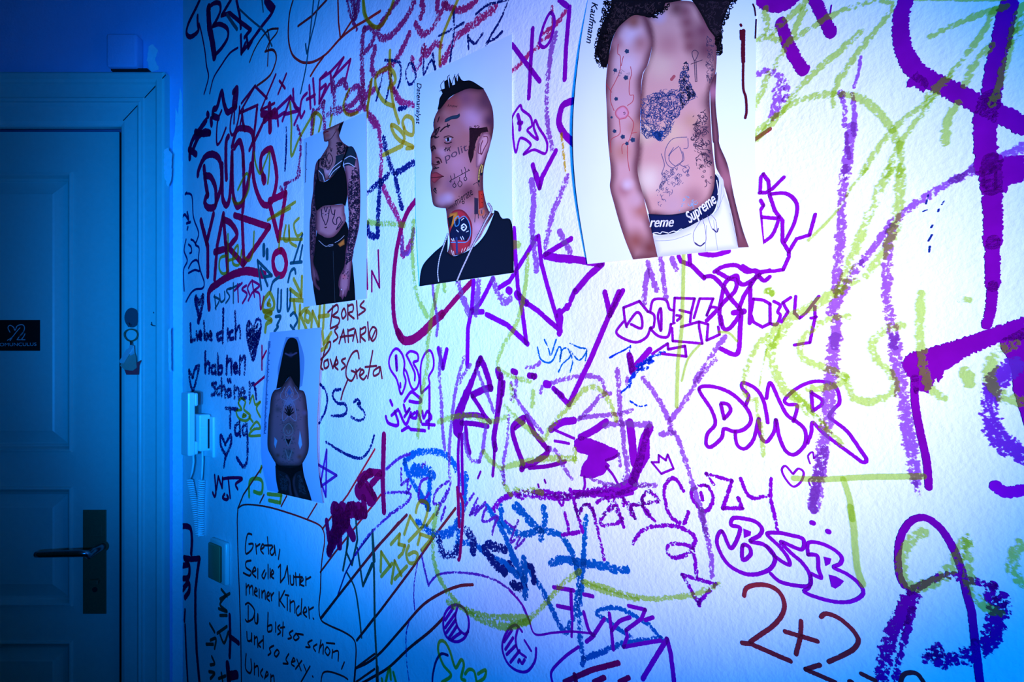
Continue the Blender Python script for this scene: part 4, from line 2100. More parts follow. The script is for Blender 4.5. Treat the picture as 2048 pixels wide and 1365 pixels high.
def kind_of(label):
    l = label.lower()
    for w in ('heart', 'bunny', 'face profile', 'tulip', 'circle drawn', 'bear', 'crown', 'star beside', 'five-pointed', 'bubble outline', 'smiley', 'arrow with', 'antler'):
        if w in l:
            return 'graffiti_drawing'
    for w in ('letter', 'word', 'tag ', 'script', 'sum', 'numbers', 'name', 'writing'):
        if w in l:
            return 'graffiti_lettering'
    return 'graffiti_stroke'


def place_wall(u, z, lift):
    return wall_pt(u, z, lift)


def px_uv(x, y):
    return wall_uv(on_wall(x, y))


def graffiti(text):
    ox = oy = 0.0
    sc = 1.0
    cur = None
    count = [0]

    def flush():
        if cur and cur['rb'].f:
            o = cur['rb'].build(kind_of(cur['label']), ink(cur['code'], cur['dry']), wall)
            o['label'] = cur['label']

    for line in text.strip().splitlines():
        line = line.strip()
        if not line:
            continue
        if line[0] == '@':
            _, a, b_, c_ = line.split()
            ox, oy, sc = float(a), float(b_), float(c_)
            continue
        if line[0] == '+':
            flush()
            f = line[1:].split('|')
            count[0] += 1
            cur = dict(label=f[0], code=f[1], w=float(f[2]), dry=len(f) > 3 and 'd' in f[3], rb=Ribbons(), lift=0.0004 + count[0] * 7e-6 + (0.0010 if f[1] in 'YZ' else 0),
                       rng=random.Random(count[0]))
            continue
        if line[0] == '*':
            cur['w'] = float(line[1:])
            continue
        pts = []
        for tok in line[1:].split():
            if ',' in tok:
                p, q = tok.split(',')
                pts.append((ox + float(p) / sc, oy + float(q) / sc))
        zc = [K * F_PX / (p[0] - XV) for p in pts]
        mean = sum(zc) / len(zc)
        px_mean = sum(p[0] for p in pts) / len(pts)
        slant = 0.71 + 0.70 * (px_mean - CX) / F_PX
        hw = cur['w'] * 0.53 * mean / F_PX / max(0.3, slant) ** 0.7 * ((1.6 if cur['code'] == 'Z' else 1.3) if cur['dry'] else 1.0)
        uvp = [px_uv(*p) for p in pts]
        lift = cur['lift']
        jit = 0.22 if cur['dry'] else 0.07
        if line[0] == '#':
            r = [px_uv(*p) for p in resample(pts + [pts[0]], 3.0)[:-1]]
            am = hw * 0.12
            r = [(p[0] + cur['rng'].uniform(-am, am), p[1] + cur['rng'].uniform(-am, am)) for p in r]
            cur['rb'].fill(r, place_wall, lift)
            continue
        step = max(0.0011, hw * 0.5)
        if cur['w'] > 18:
            step, jit = hw * 0.18, 0.13 if not cur['dry'] else 0.22
        if line[0] == '-':
            path = smooth_path(uvp, step)
        else:
            path = resample(uvp, step)
        # break at sharp corners so the pen turns cleanly
        runs = [[path[0]]]
        for i in range(1, len(path)):
            runs[-1].append(path[i])
            if 0 < i < len(path) - 1:
                ax_, ay_ = path[i][0] - path[i - 1][0], path[i][1] - path[i - 1][1]
                bx_, by_ = path[i + 1][0] - path[i][0], path[i + 1][1] - path[i][1]
                la, lb = math.hypot(ax_, ay_), math.hypot(bx_, by_)
                if la > 0 and lb > 0 and (ax_ * bx_ + ay_ * by_) / (la * lb) < 0.55:
                    runs.append([path[i]])
        for r in runs:
            if len(r) > 1:
                cur['rb'].stroke(r, hw, place_wall, lift, jit, cur['rng'])
    flush()


graffiti(GRAFFITI)

# ------------------------------------------------------------------ photo prints
PRINTS = r'''
! photo_print|photo print of a standing woman in black top and trousers with tattooed arms|print|0
edge L 607.5,278.5 608,400 607,520 607,614.5
edge R 733,223 733.5,350 733.5,480 733,597.7
@ 590 220 6.5
F printed_background|150,175,200|110,140,170|2|320,680 345,1000 330,1365 380,1365 360,900 340,640
@ 590 410 6.5
F printed_trousers|12,14,18|6,8,10|6|285,340 350,400 430,430 520,400 600,300 650,200 690,300 740,700 770,1000 785,1240 275,1308 230,1000 240,700
@ 590 220 6.5
F printed_skin|165,120,125|95,55,60|9|637,145 505,205 375,270 370,340 378,408 405,415 430,405 425,470 340,610 300,680 290,860 350,945 460,890 560,800 640,640 700,475 620,420 575,340 590,280 610,220
B 420,330 60 150,85,80|550,260 50 110,60,60|420,800 60 200,170,190
F printed_hair|14,12,16|14,12,16|3|637,145 580,188 562,250 578,325 610,220
S printed_lips|120,20,30|2|-380,300 405,285 430,280
S printed_jaw_line|80,40,50|1.4|-385,405 430,400 480,360 530,280
F printed_skin|130,90,105|70,40,55|7|340,615 275,690 245,870 235,1060 210,1230 203,1365 190,1485 190,1795 200,1995 215,2175 245,2275 290,2330 318,2350 327,2320 285,2265 272,2195 300,2227 318,2210 292,2115 240,1985 255,1835 275,1635 285,1295 262,1200 258,1050 290,870 310,700
F printed_skin|185,135,145|120,75,85|10|300,1300 370,1250 500,1235 640,1225 645,1365 645,1335 660,1435 600,1535 520,1635 430,1665 350,1635 285,1585 280,1435 285,1305
F printed_skin|170,125,140|95,55,75|8|690,480 750,480 795,560 830,700 845,900 850,1100 845,1365 830,1535 790,1715 760,1835 740,1985 730,2085 715,2235 705,2355 690,2345 660,2435 640,2425 615,2475 600,2435 575,2425 580,2345 565,2285 580,2165 640,2035 660,1835 690,1635 700,1385 690,1235 680,1100 660,850 640,740 640,650
B 640,2170 60 190,110,120
X printed_tattoo|40,32,52|1.3|170|18|258,760 300,800 270,1200 265,1700 250,1900 205,1900 195,1500 240,1100
X printed_tattoo|42,38,62|1.5|420|20|740,760 830,740 845,1100 835,1450 780,1750 740,1950 650,2030 670,1800 700,1500 690,1000
X printed_tattoo|60,40,60|0.8|30|10|610,2080 700,2070 700,2200 620,2200
X printed_tattoo|35,28,45|1.1|110|14|530,420 600,420 690,480 620,580 545,590
X printed_tattoo|45,35,50|1.1|70|14|330,640 420,520 400,760 340,740
F printed_tattoo_block|30,52,62|22,40,52|4|700,475 750,480 795,570 790,650 770,745 700,722 640,735 640,650 660,560
F printed_tattoo_block|38,52,60|30,44,52|4|530,600 640,565 620,650 560,790 440,885 440,840 520,700
F printed_tattoo_block|45,55,68|40,48,60|4|310,740 370,770 400,900 350,935 310,880
S printed_stripes|215,220,235|1.5|-645,640 720,600 795,635;-635,708 700,695 775,740;-610,660 500,750 440,850;-590,730 500,800 450,875;-310,790 360,850 380,920
S printed_tattoo|35,25,40|1.5|-440,560 400,690 430,780 490,650 440,560;-420,640 440,700 460,650;-455,490 470,540 480,500;-410,720 430,760 450,720
*2
F printed_top|10,13,16|6,8,10|5|322,640 302,640 290,860 262,1000 258,1150 270,1290 290,1310 370,1250 500,1235 620,1225 650,1260 660,1230 680,1100 670,900 640,760 625,700 697,482 678,475 620,640 585,740 500,850 420,920 360,937 312,905 304,800
@ 590 410 6.5
S printed_tattoo|45,32,55|1.8|-345,60 350,150 380,220 400,260 430,180 445,60;-460,20 480,110 510,120 520,60 510,140 490,200 505,245 540,250 545,180 580,160 600,210 570,260 540,320 580,280 620,220;-360,110 390,130 430,110;-380,30 400,90 420,30
S printed_tattoo|190,165,185|1.2|=370,120 385,125;=410,122 425,118
S printed_navel|60,30,40|2|-388,292 398,298 410,290
S printed_belt|170,185,200|1|-310,465 390,535 440,530;=440,520 495,515;=440,540 495,530;-520,490 560,470 600,440 640,400
F printed_belt_patch|205,130,50|150,90,40|3|555,512 640,440 645,515 585,547
S printed_seam|60,80,90|0.5|=495,600 500,800 515,1100 520,1280
S printed_fingers|70,35,45|0.8|=610,1110 600,1190;=650,1110 640,1180;=680,1060 690,1110;=590,930 575,1050;-260,870 280,960;=270,1000 300,1080
S printed_ring|230,235,240|1.4|=602,1098 608,1106
@ 590 220 6.5
Q printed_caption|25,40,60|26|140,425|128,945|24
! photo_print|colour photo print of a mohawked man in profile with face tattoos and a red earring|print|1
edge L 829,161 830,300 832,440 839,573
edge R 1023.8,68 1023.8,220 1024,380 1027.7,546.4
@ 820 60 5.055
F printed_skin|176,112,112|78,40,48|17|290,800 250,880 235,960 240,1010 210,1080 205,1180 215,1250 215,1340 225,1294 215,1354 225,1394 210,1444 205,1514 210,1614 220,1694 240,1774 300,1799 360,1804 370,1864 380,1964 395,2064 400,2164 375,2264 440,2284 520,2264 610,2204 700,2114 760,2004 850,1854 800,1834 760,1714 740,1584 745,1414 780,1264 800,1200 840,1030 845,900 830,780 780,660 740,590 600,590 500,620 400,690 320,760
B 640,880 210 196,150,178|770,720 230 96,58,78|560,690 160 138,84,104|420,740 150 156,78,78|480,1340 190 198,136,150|330,1720 100 170,130,150|330,1850 90 110,62,72|540,1480 170 190,130,144|250,1520 110 118,60,66|430,1790 110 92,48,58|810,920 130 84,48,72|590,1640 150 120,66,76|690,2000 140 200,150,170|640,2150 140 206,160,178|560,1830 130 176,118,136|330,1240 90 196,140,154|255,1290 80 140,74,78|390,1140 90 150,88,96|300,900 90 140,78,80|420,1560 130 150,96,112|390,1700 90 186,150,170|470,1000 120 178,118,124
F printed_hair|14,14,20|10,10,14|4|278,805 290,750 300,690 330,640 310,605 350,592 345,520 378,500 400,590 392,460 430,560 455,550 447,450 480,520 489,445 530,510 600,510 650,530 752,597 700,602 600,592 500,627 400,685 310,795
S printed_hair|16,16,24|1.2|-330,640 310,560 345,510;-390,560 380,480 400,455;-420,560 440,490 455,450;-470,540 470,480 490,440;-350,640 320,610 300,620
F printed_sideburn|42,20,28|42,20,28|4|600,985 680,992 780,980 792,1030 730,1040 680,1100 650,1200 640,1280 612,1350 588,1250 600,1150
X printed_sideburn|50,24,34|1|60|16|600,970 780,960 770,1040 680,1110 650,1260 600,1340 590,1200
F printed_ear|215,160,168|140,85,100|9|740,1042 790,1040 815,1080 810,1160 770,1260 740,1345 700,1385 668,1390 665,1330 670,1230 690,1120
S printed_ear|120,60,75|2|-745,1080 780,1080 785,1130 750,1200 720,1260 715,1180 735,1120;-700,1150 690,1240 720,1250
F printed_eye|205,205,220|120,80,90|3|345,1105 385,1082 432,1092 405,1130 370,1135
F printed_iris|15,10,15|15,10,15|1|370,1088 395,1085 400,1120 375,1128
S printed_brow|45,22,30|2.6|-308,1025 350,985 400,965;-248,1035 270,1005 300,985
S printed_brow|55,28,35|2|-345,1085 390,1072 435,1088;-350,1140 380,1150 420,1135
S printed_brow|40,20,28|3.5|-215,1090 235,1075 262,1085;-220,1190 240,1175 255,1200;-225,1220 235,1200
S printed_nose|80,35,42|2.6|-262,1290 300,1300 320,1340;-222,1350 255,1365 300,1350
F printed_nostril|25,8,12|40,15,20|1|262,1335 290,1320 305,1340 280,1350
F printed_lips|150,55,62|110,40,50|4|214,1455 260,1436 300,1455 342,1480 300,1505 250,1550 216,1525
S printed_lips|60,20,28|1.6|-216,1495 270,1490 340,1482
S printed_tattoo|28,20,30|2|-240,1405 290,1392;-250,1385 270,1400;-262,1600 240,1620 265,1650;-250,1600 265,1630;-255,1010 290,1000 265,1060;-270,1010 250,1090 290,1080;-280,930 295,880;-240,940 250,900
S printed_tattoo|28,22,34|1.4|=345,1215 375,1190 375,1225 410,1180;=360,1190 355,1230;=390,1190 405,1225
F printed_tattoo_pistol|40,62,82|30,45,60|3|350,935 360,900 420,870 480,858 500,842 505,870 480,895 420,905 385,925
S printed_tattoo|30,30,45|2|=370,975 395,970;=380,950 385,985
T printed_tattoo_text|40,30,40|know|378,775|475,785|30
T printed_tattoo_text|88,60,78|polit|360,1330|585,1215|74
@ 820 310 5.055
S printed_tattoo|32,26,40|1.3|=405,262 600,155;=420,250 408,212;=455,235 445,190;=530,195 518,150;=565,175 553,125;-450,288 432,310 450,332 465,310 450,288;-505,262 484,292 505,325 527,292 505,262;-560,222 545,242 560,262 575,242 560,222;-410,260 402,270 412,276 416,266 410,260;=450,290 448,270;=502,262 500,225;=560,222 558,185;=600,160 590,145
T printed_tattoo_text|22,16,24|migrate|470,515|640,400|78
T printed_tattoo_text|32,24,34|I want to|378,562|465,505|30
F printed_tattoo_emblem|178,44,58|120,30,45|6|400,610 440,565 510,552 570,590 620,680 630,780 612,900 560,980 440,1012 412,900 392,750 378,640
F printed_tattoo_emblem|205,125,45|150,90,40|4|400,595 480,575 492,700 430,760 392,660
F printed_tattoo_emblem|24,24,34|20,20,28|3|380,640 440,610 420,700 400,740
F printed_tattoo_emblem|16,26,58|12,18,40|3|500,650 560,620 600,700 610,800 570,872 510,862 420,872 402,800 440,700 480,640
S printed_tattoo_emblem|70,150,200|1.5|-500,650 545,620 590,670 612,760 605,830 570,880 500,885 415,885;-450,650 490,620 495,700 460,720 450,660
S printed_tattoo_emblem|225,232,245|2.6|-520,720 545,700 570,730 545,765 520,740 545,730
S printed_tattoo_emblem|225,232,245|1.4|-520,660 545,640;=510,830 525,860;=530,825 545,855;=420,850 430,870;=440,845 445,870;-570,780 590,770;-470,760 490,780
S printed_tattoo_emblem|40,60,110|4|=470,840 475,990
S printed_tattoo_emblem|230,200,190|1.3|=420,965 430,1010;=440,975 445,1015;=530,950 520,985;=560,940 545,975;=590,930 575,960
F printed_shirt|12,22,38|8,14,24|6|95,1330 105,1200 140,1100 240,990 340,900 383,805 378,985 440,1022 520,1000 640,935 760,800 850,590 840,560 890,572 930,640 1030,695 1050,1192
F printed_tattoo|45,40,60|60,45,60|4|650,430 690,440 690,600 650,600
S printed_tattoo|45,38,55|1.2|=660,600 655,680;=690,600 690,640;-720,560 740,640 770,600;-640,300 680,280 700,320
N printed_chain|200,205,215|3.4|-382,800 335,935 300,1040 280,1180 290,1285
N printed_chain|190,185,195|4.6|-795,495 822,560 760,680 700,800 640,910 560,1080 510,1190 475,1275
N printed_earring|205,170,90|4|-722,100 700,170 695,270;-735,110 720,200
F printed_earring_tag|196,52,38|150,38,30|4|690,362 742,360 745,530 698,548
S printed_earring_tag|70,20,20|1.5|=722,400 726,404;=724,440 728,444;=726,480 730,484
S printed_earring|190,100,70|3|-700,560 705,605 740,600 745,560
@ 820 60 5.055
T printed_caption|18,22,34|Datenanalyst|72,535|62,945|44
! photo_print|large photo print of a bare-chested tattooed man with long hair and white shorts|print|2
edge L 1176,-2 1158,110 1146,250 1152,380 1175,528.5
edge R 1512,-90 1512,140 1511,330 1526.7,492.8
@ 1140 0 4.875
F printed_skin|200,150,150|120,72,82|14|780,150 820,300 800,440 760,600 705,740 690,980 680,1400 660,1700 640,1640 660,1300 670,900 700,500 700,150
F printed_skin|208,158,160|112,64,74|20|640,140 500,230 420,370 375,580 350,820 360,1100 370,1365 385,1517 400,1697 390,1827 430,1987 480,2167 540,2347 615,2532 855,2507 810,2287 750,2067 700,1827 655,1657 670,1467 682,1267 685,1000 700,750 760,620 800,430 780,280 720,150
B 600,350 170 216,190,205|560,620 190 214,186,196|520,1000 220 205,160,168|500,1480 170 188,130,120|620,210 120 150,92,84|690,420 140 180,124,124|640,2350 190 150,86,80|700,2050 150 176,112,104|520,1850 130 176,118,124|560,1800 90 214,186,196|780,2420 170 120,62,62|640,1950 120 204,160,166|640,1250 140 182,124,116|460,420 90 176,120,128
F printed_skin|206,156,150|112,66,74|13|720,150 840,160 900,80 950,20 1200,20 1300,180 1420,370 1432,500 1420,700 1382,800 1362,950 1382,1365 1402,1567 1415,1697 1400,1847 1340,1967 1200,2047 1000,2097 770,2087 692,1827 657,1647 677,1417 690,1167 690,980 710,740 770,600 800,420 770,250
B 1120,110 130 150,92,98|1140,220 130 140,84,90|1160,340 130 138,80,86|1170,450 120 146,88,92|1330,480 260 112,64,76|1300,300 200 126,72,84|880,640 220 214,176,160|960,430 190 186,130,128|870,160 110 200,172,192|1400,1000 190 92,54,66|1400,1500 170 108,66,80|1400,1250 150 98,58,70|780,1750 220 226,204,186|1180,1180 150 196,148,128|1000,1750 240 206,168,164|1290,1300 150 140,92,98|1210,1930 180 170,120,122|1000,1300 200 214,176,152|740,1300 170 214,182,160|1040,80 130 120,74,76|1000,2000 200 196,156,160
F printed_skin|142,86,100|78,42,54|10|1430,700 1372,820 1370,1000 1390,1365 1402,1400 1422,1617 1480,1747 1560,2017 1640,2417 1745,2412 1680,2227 1600,1917 1540,1617 1460,1417 1450,1300 1420,1000
B 1400,900 120 170,110,130|1520,1750 160 160,100,112|1690,2380 120 120,66,76
F printed_hair|20,15,22|14,10,14|6|405,-20 390,100 340,180 300,280 270,400 238,530 290,565 300,640 355,662 372,600 400,430 450,300 520,220 620,150 720,158 800,165 840,122 900,122 930,30 1000,20 1150,-10
F printed_hair|24,17,24|14,10,14|6|1180,-10 1230,60 1290,160 1350,280 1420,380 1432,500 1468,500 1482,250 1500,200 1550,60 1600,-10
X printed_hair|16,12,18|1.7|190|34|330,0 420,0 460,60 400,300 365,660 300,680 225,560 240,420 280,250
X printed_hair|16,12,18|1.7|70|30|1410,380 1480,300 1490,520 1430,560
X printed_hair|16,12,18|1.7|60|34|1480,200 1560,-10 1640,-10 1500,260 1480,480
X printed_hair|16,12,18|1.7|60|30|720,130 1000,20 960,90 850,180 740,170
X printed_hair|70,52,56|0.9|120|20|430,20 900,20 820,130 640,130 480,220 400,400 340,600 280,520
X printed_hair|60,44,52|0.9|70|20|1220,10 1560,10 1490,180 1460,440 1420,360 1300,150
S printed_tattoo_vein|178,60,70|1.3|-470,430 465,520 490,550 490,680 440,800 400,880 395,980 430,1080;-520,550 500,640;-590,650 600,720 580,800 580,920 620,930 610,990 560,1030;-355,820 405,900;-480,1170 490,1280 470,1320 400,1367 400,1487;-570,1130 620,1200 600,1300 570,1380 510,1417 510,1500;-560,1390 560,1527 580,1667;-600,1300 650,1290
F printed_tattoo_cell|212,150,170|190,80,95|5|440,1090 470,1050 520,1030 560,1060 575,1110 545,1155 480,1170 445,1130
S printed_tattoo_cell|90,60,90|1.2|-520,1100 535,1095 535,1115 522,1112
D printed_tattoo_spots|38,58,92|555,500 22|440,685 19|545,758 23|450,965 19|405,1145 12|435,1280 19|515,1335 22|612,1365 24|555,1400 18
X printed_tattoo|60,70,100|0.5|18|14|420,640 600,720 600,780 420,740
X printed_tattoo|40,62,120|1.1|430|34|690,960 840,895 920,845 960,870 1050,880 1060,770 1110,600 1160,610 1160,780 1245,950 1180,975 1085,1090 1050,1150 1000,1240 965,1340 970,1317 880,1392 800,1337 740,1370 690,1290
X printed_tattoo|28,34,62|1.5|80|22|1060,780 1115,590 1160,610 1165,790 1240,940 1170,970 1080,1080
X printed_tattoo|30,70,140|1.5|80|18|800,1290 920,1270 880,1390 820,1340
S printed_tattoo_ankh|70,52,72|1.4|-1220,490 1190,515 1215,590 1250,520 1220,490;=1212,590 1222,795 1238,795 1228,590;=1180,625 1290,585
S printed_nipple|165,80,88|6|-990,775 1015,745
X printed_tattoo|62,45,68|1.3|110|26|1200,1120 1330,1060 1355,1300 1385,1560 1390,1780 1310,1830 1230,1620 1200,1390 1150,1330
X printed_tattoo|70,54,80|0.9|50|26|1330,330 1410,420 1400,700 1350,900 1320,700
S printed_tattoo|92,84,120|1.3|-1140,1337 1000,1357 930,1467 940,1587 1000,1637 1060,1597;-1060,1427 980,1497 970,1567 1040,1620 1100,1547 1070,1437;-1150,1350 1150,1437 1110,1450;-1100,1480 1110,1560 1070,1600 1140,1640;-890,1500 920,1600 910,1650 890,1700;-1010,1440 960,1520
X printed_tattoo|92,84,120|1|70|24|890,1660 1180,1600 1200,1720 1050,1830 860,2060 850,1880 900,1800
X printed_tattoo|86,80,115|1|30|34|830,1880 930,1700 960,1760 800,1930
X printed_tattoo|120,170,205|1.2|16|24|1060,2060 1120,1900 1260,1960 1200,2040
F printed_waistband|14,24,72|10,16,44|5|765,2087 1000,2092 1200,2047 1340,1967 1400,1847 1415,1697 1447,1747 1452,1867 1400,2067 1250,2167 1100,2237 1000,2277 880,2292 800,2277
T printed_waistband_text|245,246,250|reme|778,2215|1000,2210|100
T printed_waistband_text|245,246,250|Supreme|1168,2180|1430,1975|112
S printed_waistband_text|235,238,245|1.6|-810,2275 850,2270 880,2280 900,2262 960,2275;-970,2270 1010,2255 1040,2260 1080,2235 1100,2240;-1430,1760 1445,1860 1440,1900
F printed_shorts|232,236,244|200,205,222|14|808,2297 1000,2282 1130,2227 1250,2162 1340,2117 1425,2060 1445,1900 1452,1750 1425,1690 1490,1747 1512,1887 1572,2067 1642,2424 855,2508
S printed_shorts|165,172,200|1.2|-1400,2150 1420,2300 1440,2440;-1330,2200 1320,2450;-1480,1800 1460,2000 1410,2080;-830,2350 1000,2340 1180,2280;-1560,2080 1600,2250 1635,2400;-1500,1900 1440,2050
S printed_drawstring|110,100,140|1|-1275,2150 1205,2270 1215,2370 1270,2400 1325,2350 1315,2220 1290,2130;-1340,2100 1385,2230 1430,2245 1420,2150 1370,2090
S printed_drawstring|60,50,100|2.6|-1395,2235 1430,2265 1445,2230;-1220,2370 1270,2400 1310,2370
S paint_drip|88,8,30|8|-1692,300 1688,480 1690,600
*
S paint_drip|88,8,30|5|-1690,600 1690,850 1715,950 1722,1080 1710,1150;-1665,240 1670,250;-1665,300 1668,380
S paint_drip|60,8,30|3|-1785,40 1800,80 1810,150;=1816,190 1808,370
T printed_caption|18,22,34|Kaufmann|215,20|160,410|62
! photo_print|colour photo print of a long-haired woman's tattooed bare back curling off the wall|print|3
edge L 540,665.6 531,740 523,830 523,920 535,981
edge R 643,655.4 639,750 634,850 636,930 645.8,1008
@ 515 650 7.38
F printed_shadow|40,110,185|95,150,205|40|420,180 600,180 690,500 660,900 560,940 330,880 300,640
F printed_skin|128,92,112|62,42,50|14|485,750 400,860 330,940 260,960 220,1010 195,1100 175,1300 165,1352 150,1592 150,1812 200,1932 260,2032 300,2072 400,2102 500,2112 600,2092 665,2042 750,1862 757,1642 745,1442 740,1292 735,1250 715,1080 680,980 620,960 560,890 520,790
B 470,1150 130 120,125,165|480,1500 150 84,74,78|300,1250 70 92,72,84|690,1300 60 118,88,120|460,1900 120 80,80,90|620,1950 60 120,66,60|300,1930 50 100,60,58
F printed_background|120,170,215|120,165,210|3|252,1660 293,1712 265,1825 245,1762
F printed_background|130,180,220|120,165,210|3|625,1560 642,1642 660,1772 627,1845 603,1752
F printed_hair|10,12,14|6,8,9|6|505,190 450,215 400,320 370,450 330,650 300,800 276,948 350,922 400,860 450,790 485,757 510,800 560,890 617,962 628,800 625,600 615,400 595,270 565,210
B 490,445 50 62,58,92
S printed_hair_sheen|70,66,100|3.5|-415,425 490,452 575,415
X printed_tattoo|70,64,80|0.7|110|16|250,1000 420,900 560,930 680,1020 660,1300 620,1550 560,1800 380,1800 310,1500 270,1250
X printed_tattoo|64,66,76|0.7|60|18|400,1650 560,1650 540,2080 380,2080 340,1850
S printed_tattoo_ornament|128,134,170|1.0|-470,900 415,990 425,1060 445,1040 430,1000;-470,900 525,990 515,1060 495,1040 510,1000;-470,1060 400,1180 370,1330 380,1420 460,1340;-470,1060 540,1180 570,1330 560,1420 470,1340;-350,1000 340,1070 390,1110 440,1120;-590,1000 600,1070 550,1110 500,1120;-400,920 360,1000;-540,920 580,1000
S printed_tattoo_ornament|18,18,26|2.2|=462,1340 405,1290;=462,1335 415,1240;=464,1330 440,1205;=466,1330 467,1190;=468,1330 495,1205;=470,1335 522,1240;=470,1340 532,1290
F printed_tattoo_ornament|50,78,130|80,100,150|4|470,930 435,1000 470,1050 505,1000
S printed_tattoo_ornament|122,122,135|1.3|-455,1460 390,1530 400,1610 455,1640 520,1590 510,1510 455,1460;-430,1560 445,1600 470,1600 480,1560;-395,1640 455,1790 515,1640;-415,1850 460,2000 510,1850;-430,1900 460,1965 490,1900
F printed_tattoo_heart|14,14,20|20,20,26|2|415,1685 440,1690 455,1700 475,1688 498,1682 455,1772
F printed_legs|22,28,36|14,18,24|8|262,2080 275,2290 310,2460 330,2490 800,2600 770,2490 690,2240 665,2080
F printed_skin|96,72,92|50,40,52|6|430,2205 490,2310 512,2470 528,2535 470,2520 455,2390 465,2330 400,2235
F printed_skin|96,72,92|50,40,52|6|570,2195 518,2290 530,2430 560,2540 620,2555 560,2390 556,2300
X printed_tattoo|52,62,78|0.9|60|16|330,2200 450,2300 440,2460 340,2440
X printed_tattoo|52,62,78|0.9|60|16|590,2200 660,2250 720,2500 620,2500
F printed_underwear|8,9,12|6,7,9|4|262,2038 330,2080 420,2105 500,2112 600,2090 665,2044 665,2145 560,2192 515,2290 530,2440 545,2535 520,2535 500,2440 482,2290 430,2200 300,2140
Q printed_caption|20,60,130|70|160,245|92,1615|36

'''
GAINS = ((1.5, 0.85, 0.70), (1.15, 0.88, 0.72), (0.92, 0.90, 0.78), (1.15, 0.90, 0.72))
GAIN = list(GAINS[0])


def pcol(c):
    return tuple(min(0.92, v * g) for v, g in zip(srgb(c), GAIN))


def lerp(a, b, t):
    return a + (b - a) * t


def curve_at(pts, t):
    """point on an edge polyline, smooth, t from 0 at the top to 1"""
    sm_ = smooth_path(pts, 4.0)
    n = len(sm_) - 1
    f = min(max(t, 0), 1) * n
    i = min(int(f), n - 1)
    return (lerp(sm_[i][0], sm_[i + 1][0], f - i), lerp(sm_[i][1], sm_[i + 1][1], f - i))


def lift_fn(idx, LE, RE):
    xl, xr = LE[0][0], RE[0][0]
    tl, bl, tr, br = LE[0][1], LE[-1][1], RE[0][1], RE[-1][1]

    def st(px, py):
        s = min(1, max(0, (px - xl) / (xr - xl)))
        t0, t1 = lerp(tl, tr, s), lerp(bl, br, s)
        return s, min(1, max(0, (py - t0) / (t1 - t0)))

    def d(px, py):
        s, t = st(px, py)
        if idx == 0:
            return 0.0022 + 0.002 * t
        if idx == 1:
            return 0.0022 + 0.003 * t + 0.004 * t * t * (1 - s)
        if idx == 2:
            return 0.0026 + 0.012 * math.sin(math.pi * t ** 0.85) * (1 - s) ** 1.2 + 0.004 * t
        return 0.0024 + 0.015 * math.sin(math.pi * t ** 0.9) * (1 - 0.4 * s) + 0.005 * t
    return d


def inside(poly, x, y):
    c = False
    j = len(poly) - 1
    for i in range(len(poly)):
        xi, yi = poly[i]
        xj, yj = poly[j]
        if (yi > y) != (yj > y) and x < (xj - xi) * (y - yi) / (yj - yi) + xi:
            c = not c
        j = i
    return c


def seg_dist(poly, x, y):
    best = 1e9
    j = len(poly) - 1
    for i in range(len(poly)):
        ax_, ay_ = poly[j]
        bx_, by_ = poly[i]
        dx, dy = bx_ - ax_, by_ - ay_
        l2 = dx * dx + dy * dy
        t = 0 if l2 == 0 else max(0, min(1, ((x - ax_) * dx + (y - ay_) * dy) / l2))
        best = min(best, (ax_ + t * dx - x) ** 2 + (ay_ + t * dy - y) ** 2)
        j = i
    return math.sqrt(best)


def shaded_fill(rb, poly, place, lift, c_in, c_edge, rad, blobs):
    area = abs(sum(poly[i - 1][0] * poly[i][1] - poly[i][0] * poly[i - 1][1] for i in range(len(poly)))) / 2
    step = max(1.3, math.sqrt(area) / 48)
    bpts = resample(poly + [poly[0]], step)[:-1]
    pts = [Vector(p) for p in bpts]
    x0, x1 = min(p[0] for p in poly), max(p[0] for p in poly)
    y0, y1 = min(p[1] for p in poly), max(p[1] for p in poly)
    y = y0
    k = 0
    while y < y1:
        x = x0 + (step / 2 if k % 2 else 0)
        while x < x1:
            if inside(poly, x, y) and seg_dist(poly, x, y) > step * 0.45:
                pts.append(Vector((x, y)))
            x += step
        y += step * 0.87
        k += 1
    r = delaunay_2d_cdt(pts, [], [list(range(len(bpts)))], 1, 1e-5)
    base = len(rb.v)
    for p in r[0]:
        rb.v.append(place(p.x, p.y, lift))
        rb.uv.append((0, 0))
        t = min(1, seg_dist(poly, p.x, p.y) / max(0.1, rad))
        t = t * t * (3 - 2 * t)
        c = [lerp(c_edge[i], c_in[i], t) for i in range(3)]
        for (bx_, by_, br_, bc) in blobs:
            w = max(0, 1 - math.hypot(p.x - bx_, p.y - by_) / br_)
            w = w * w * (3 - 2 * w)
            c = [lerp(c[i], bc[i], w) for i in range(3)]
        rb.c.append(tuple(c))
        
    for f in r[2]:
        rb.f.append(tuple(base + i for i in f))


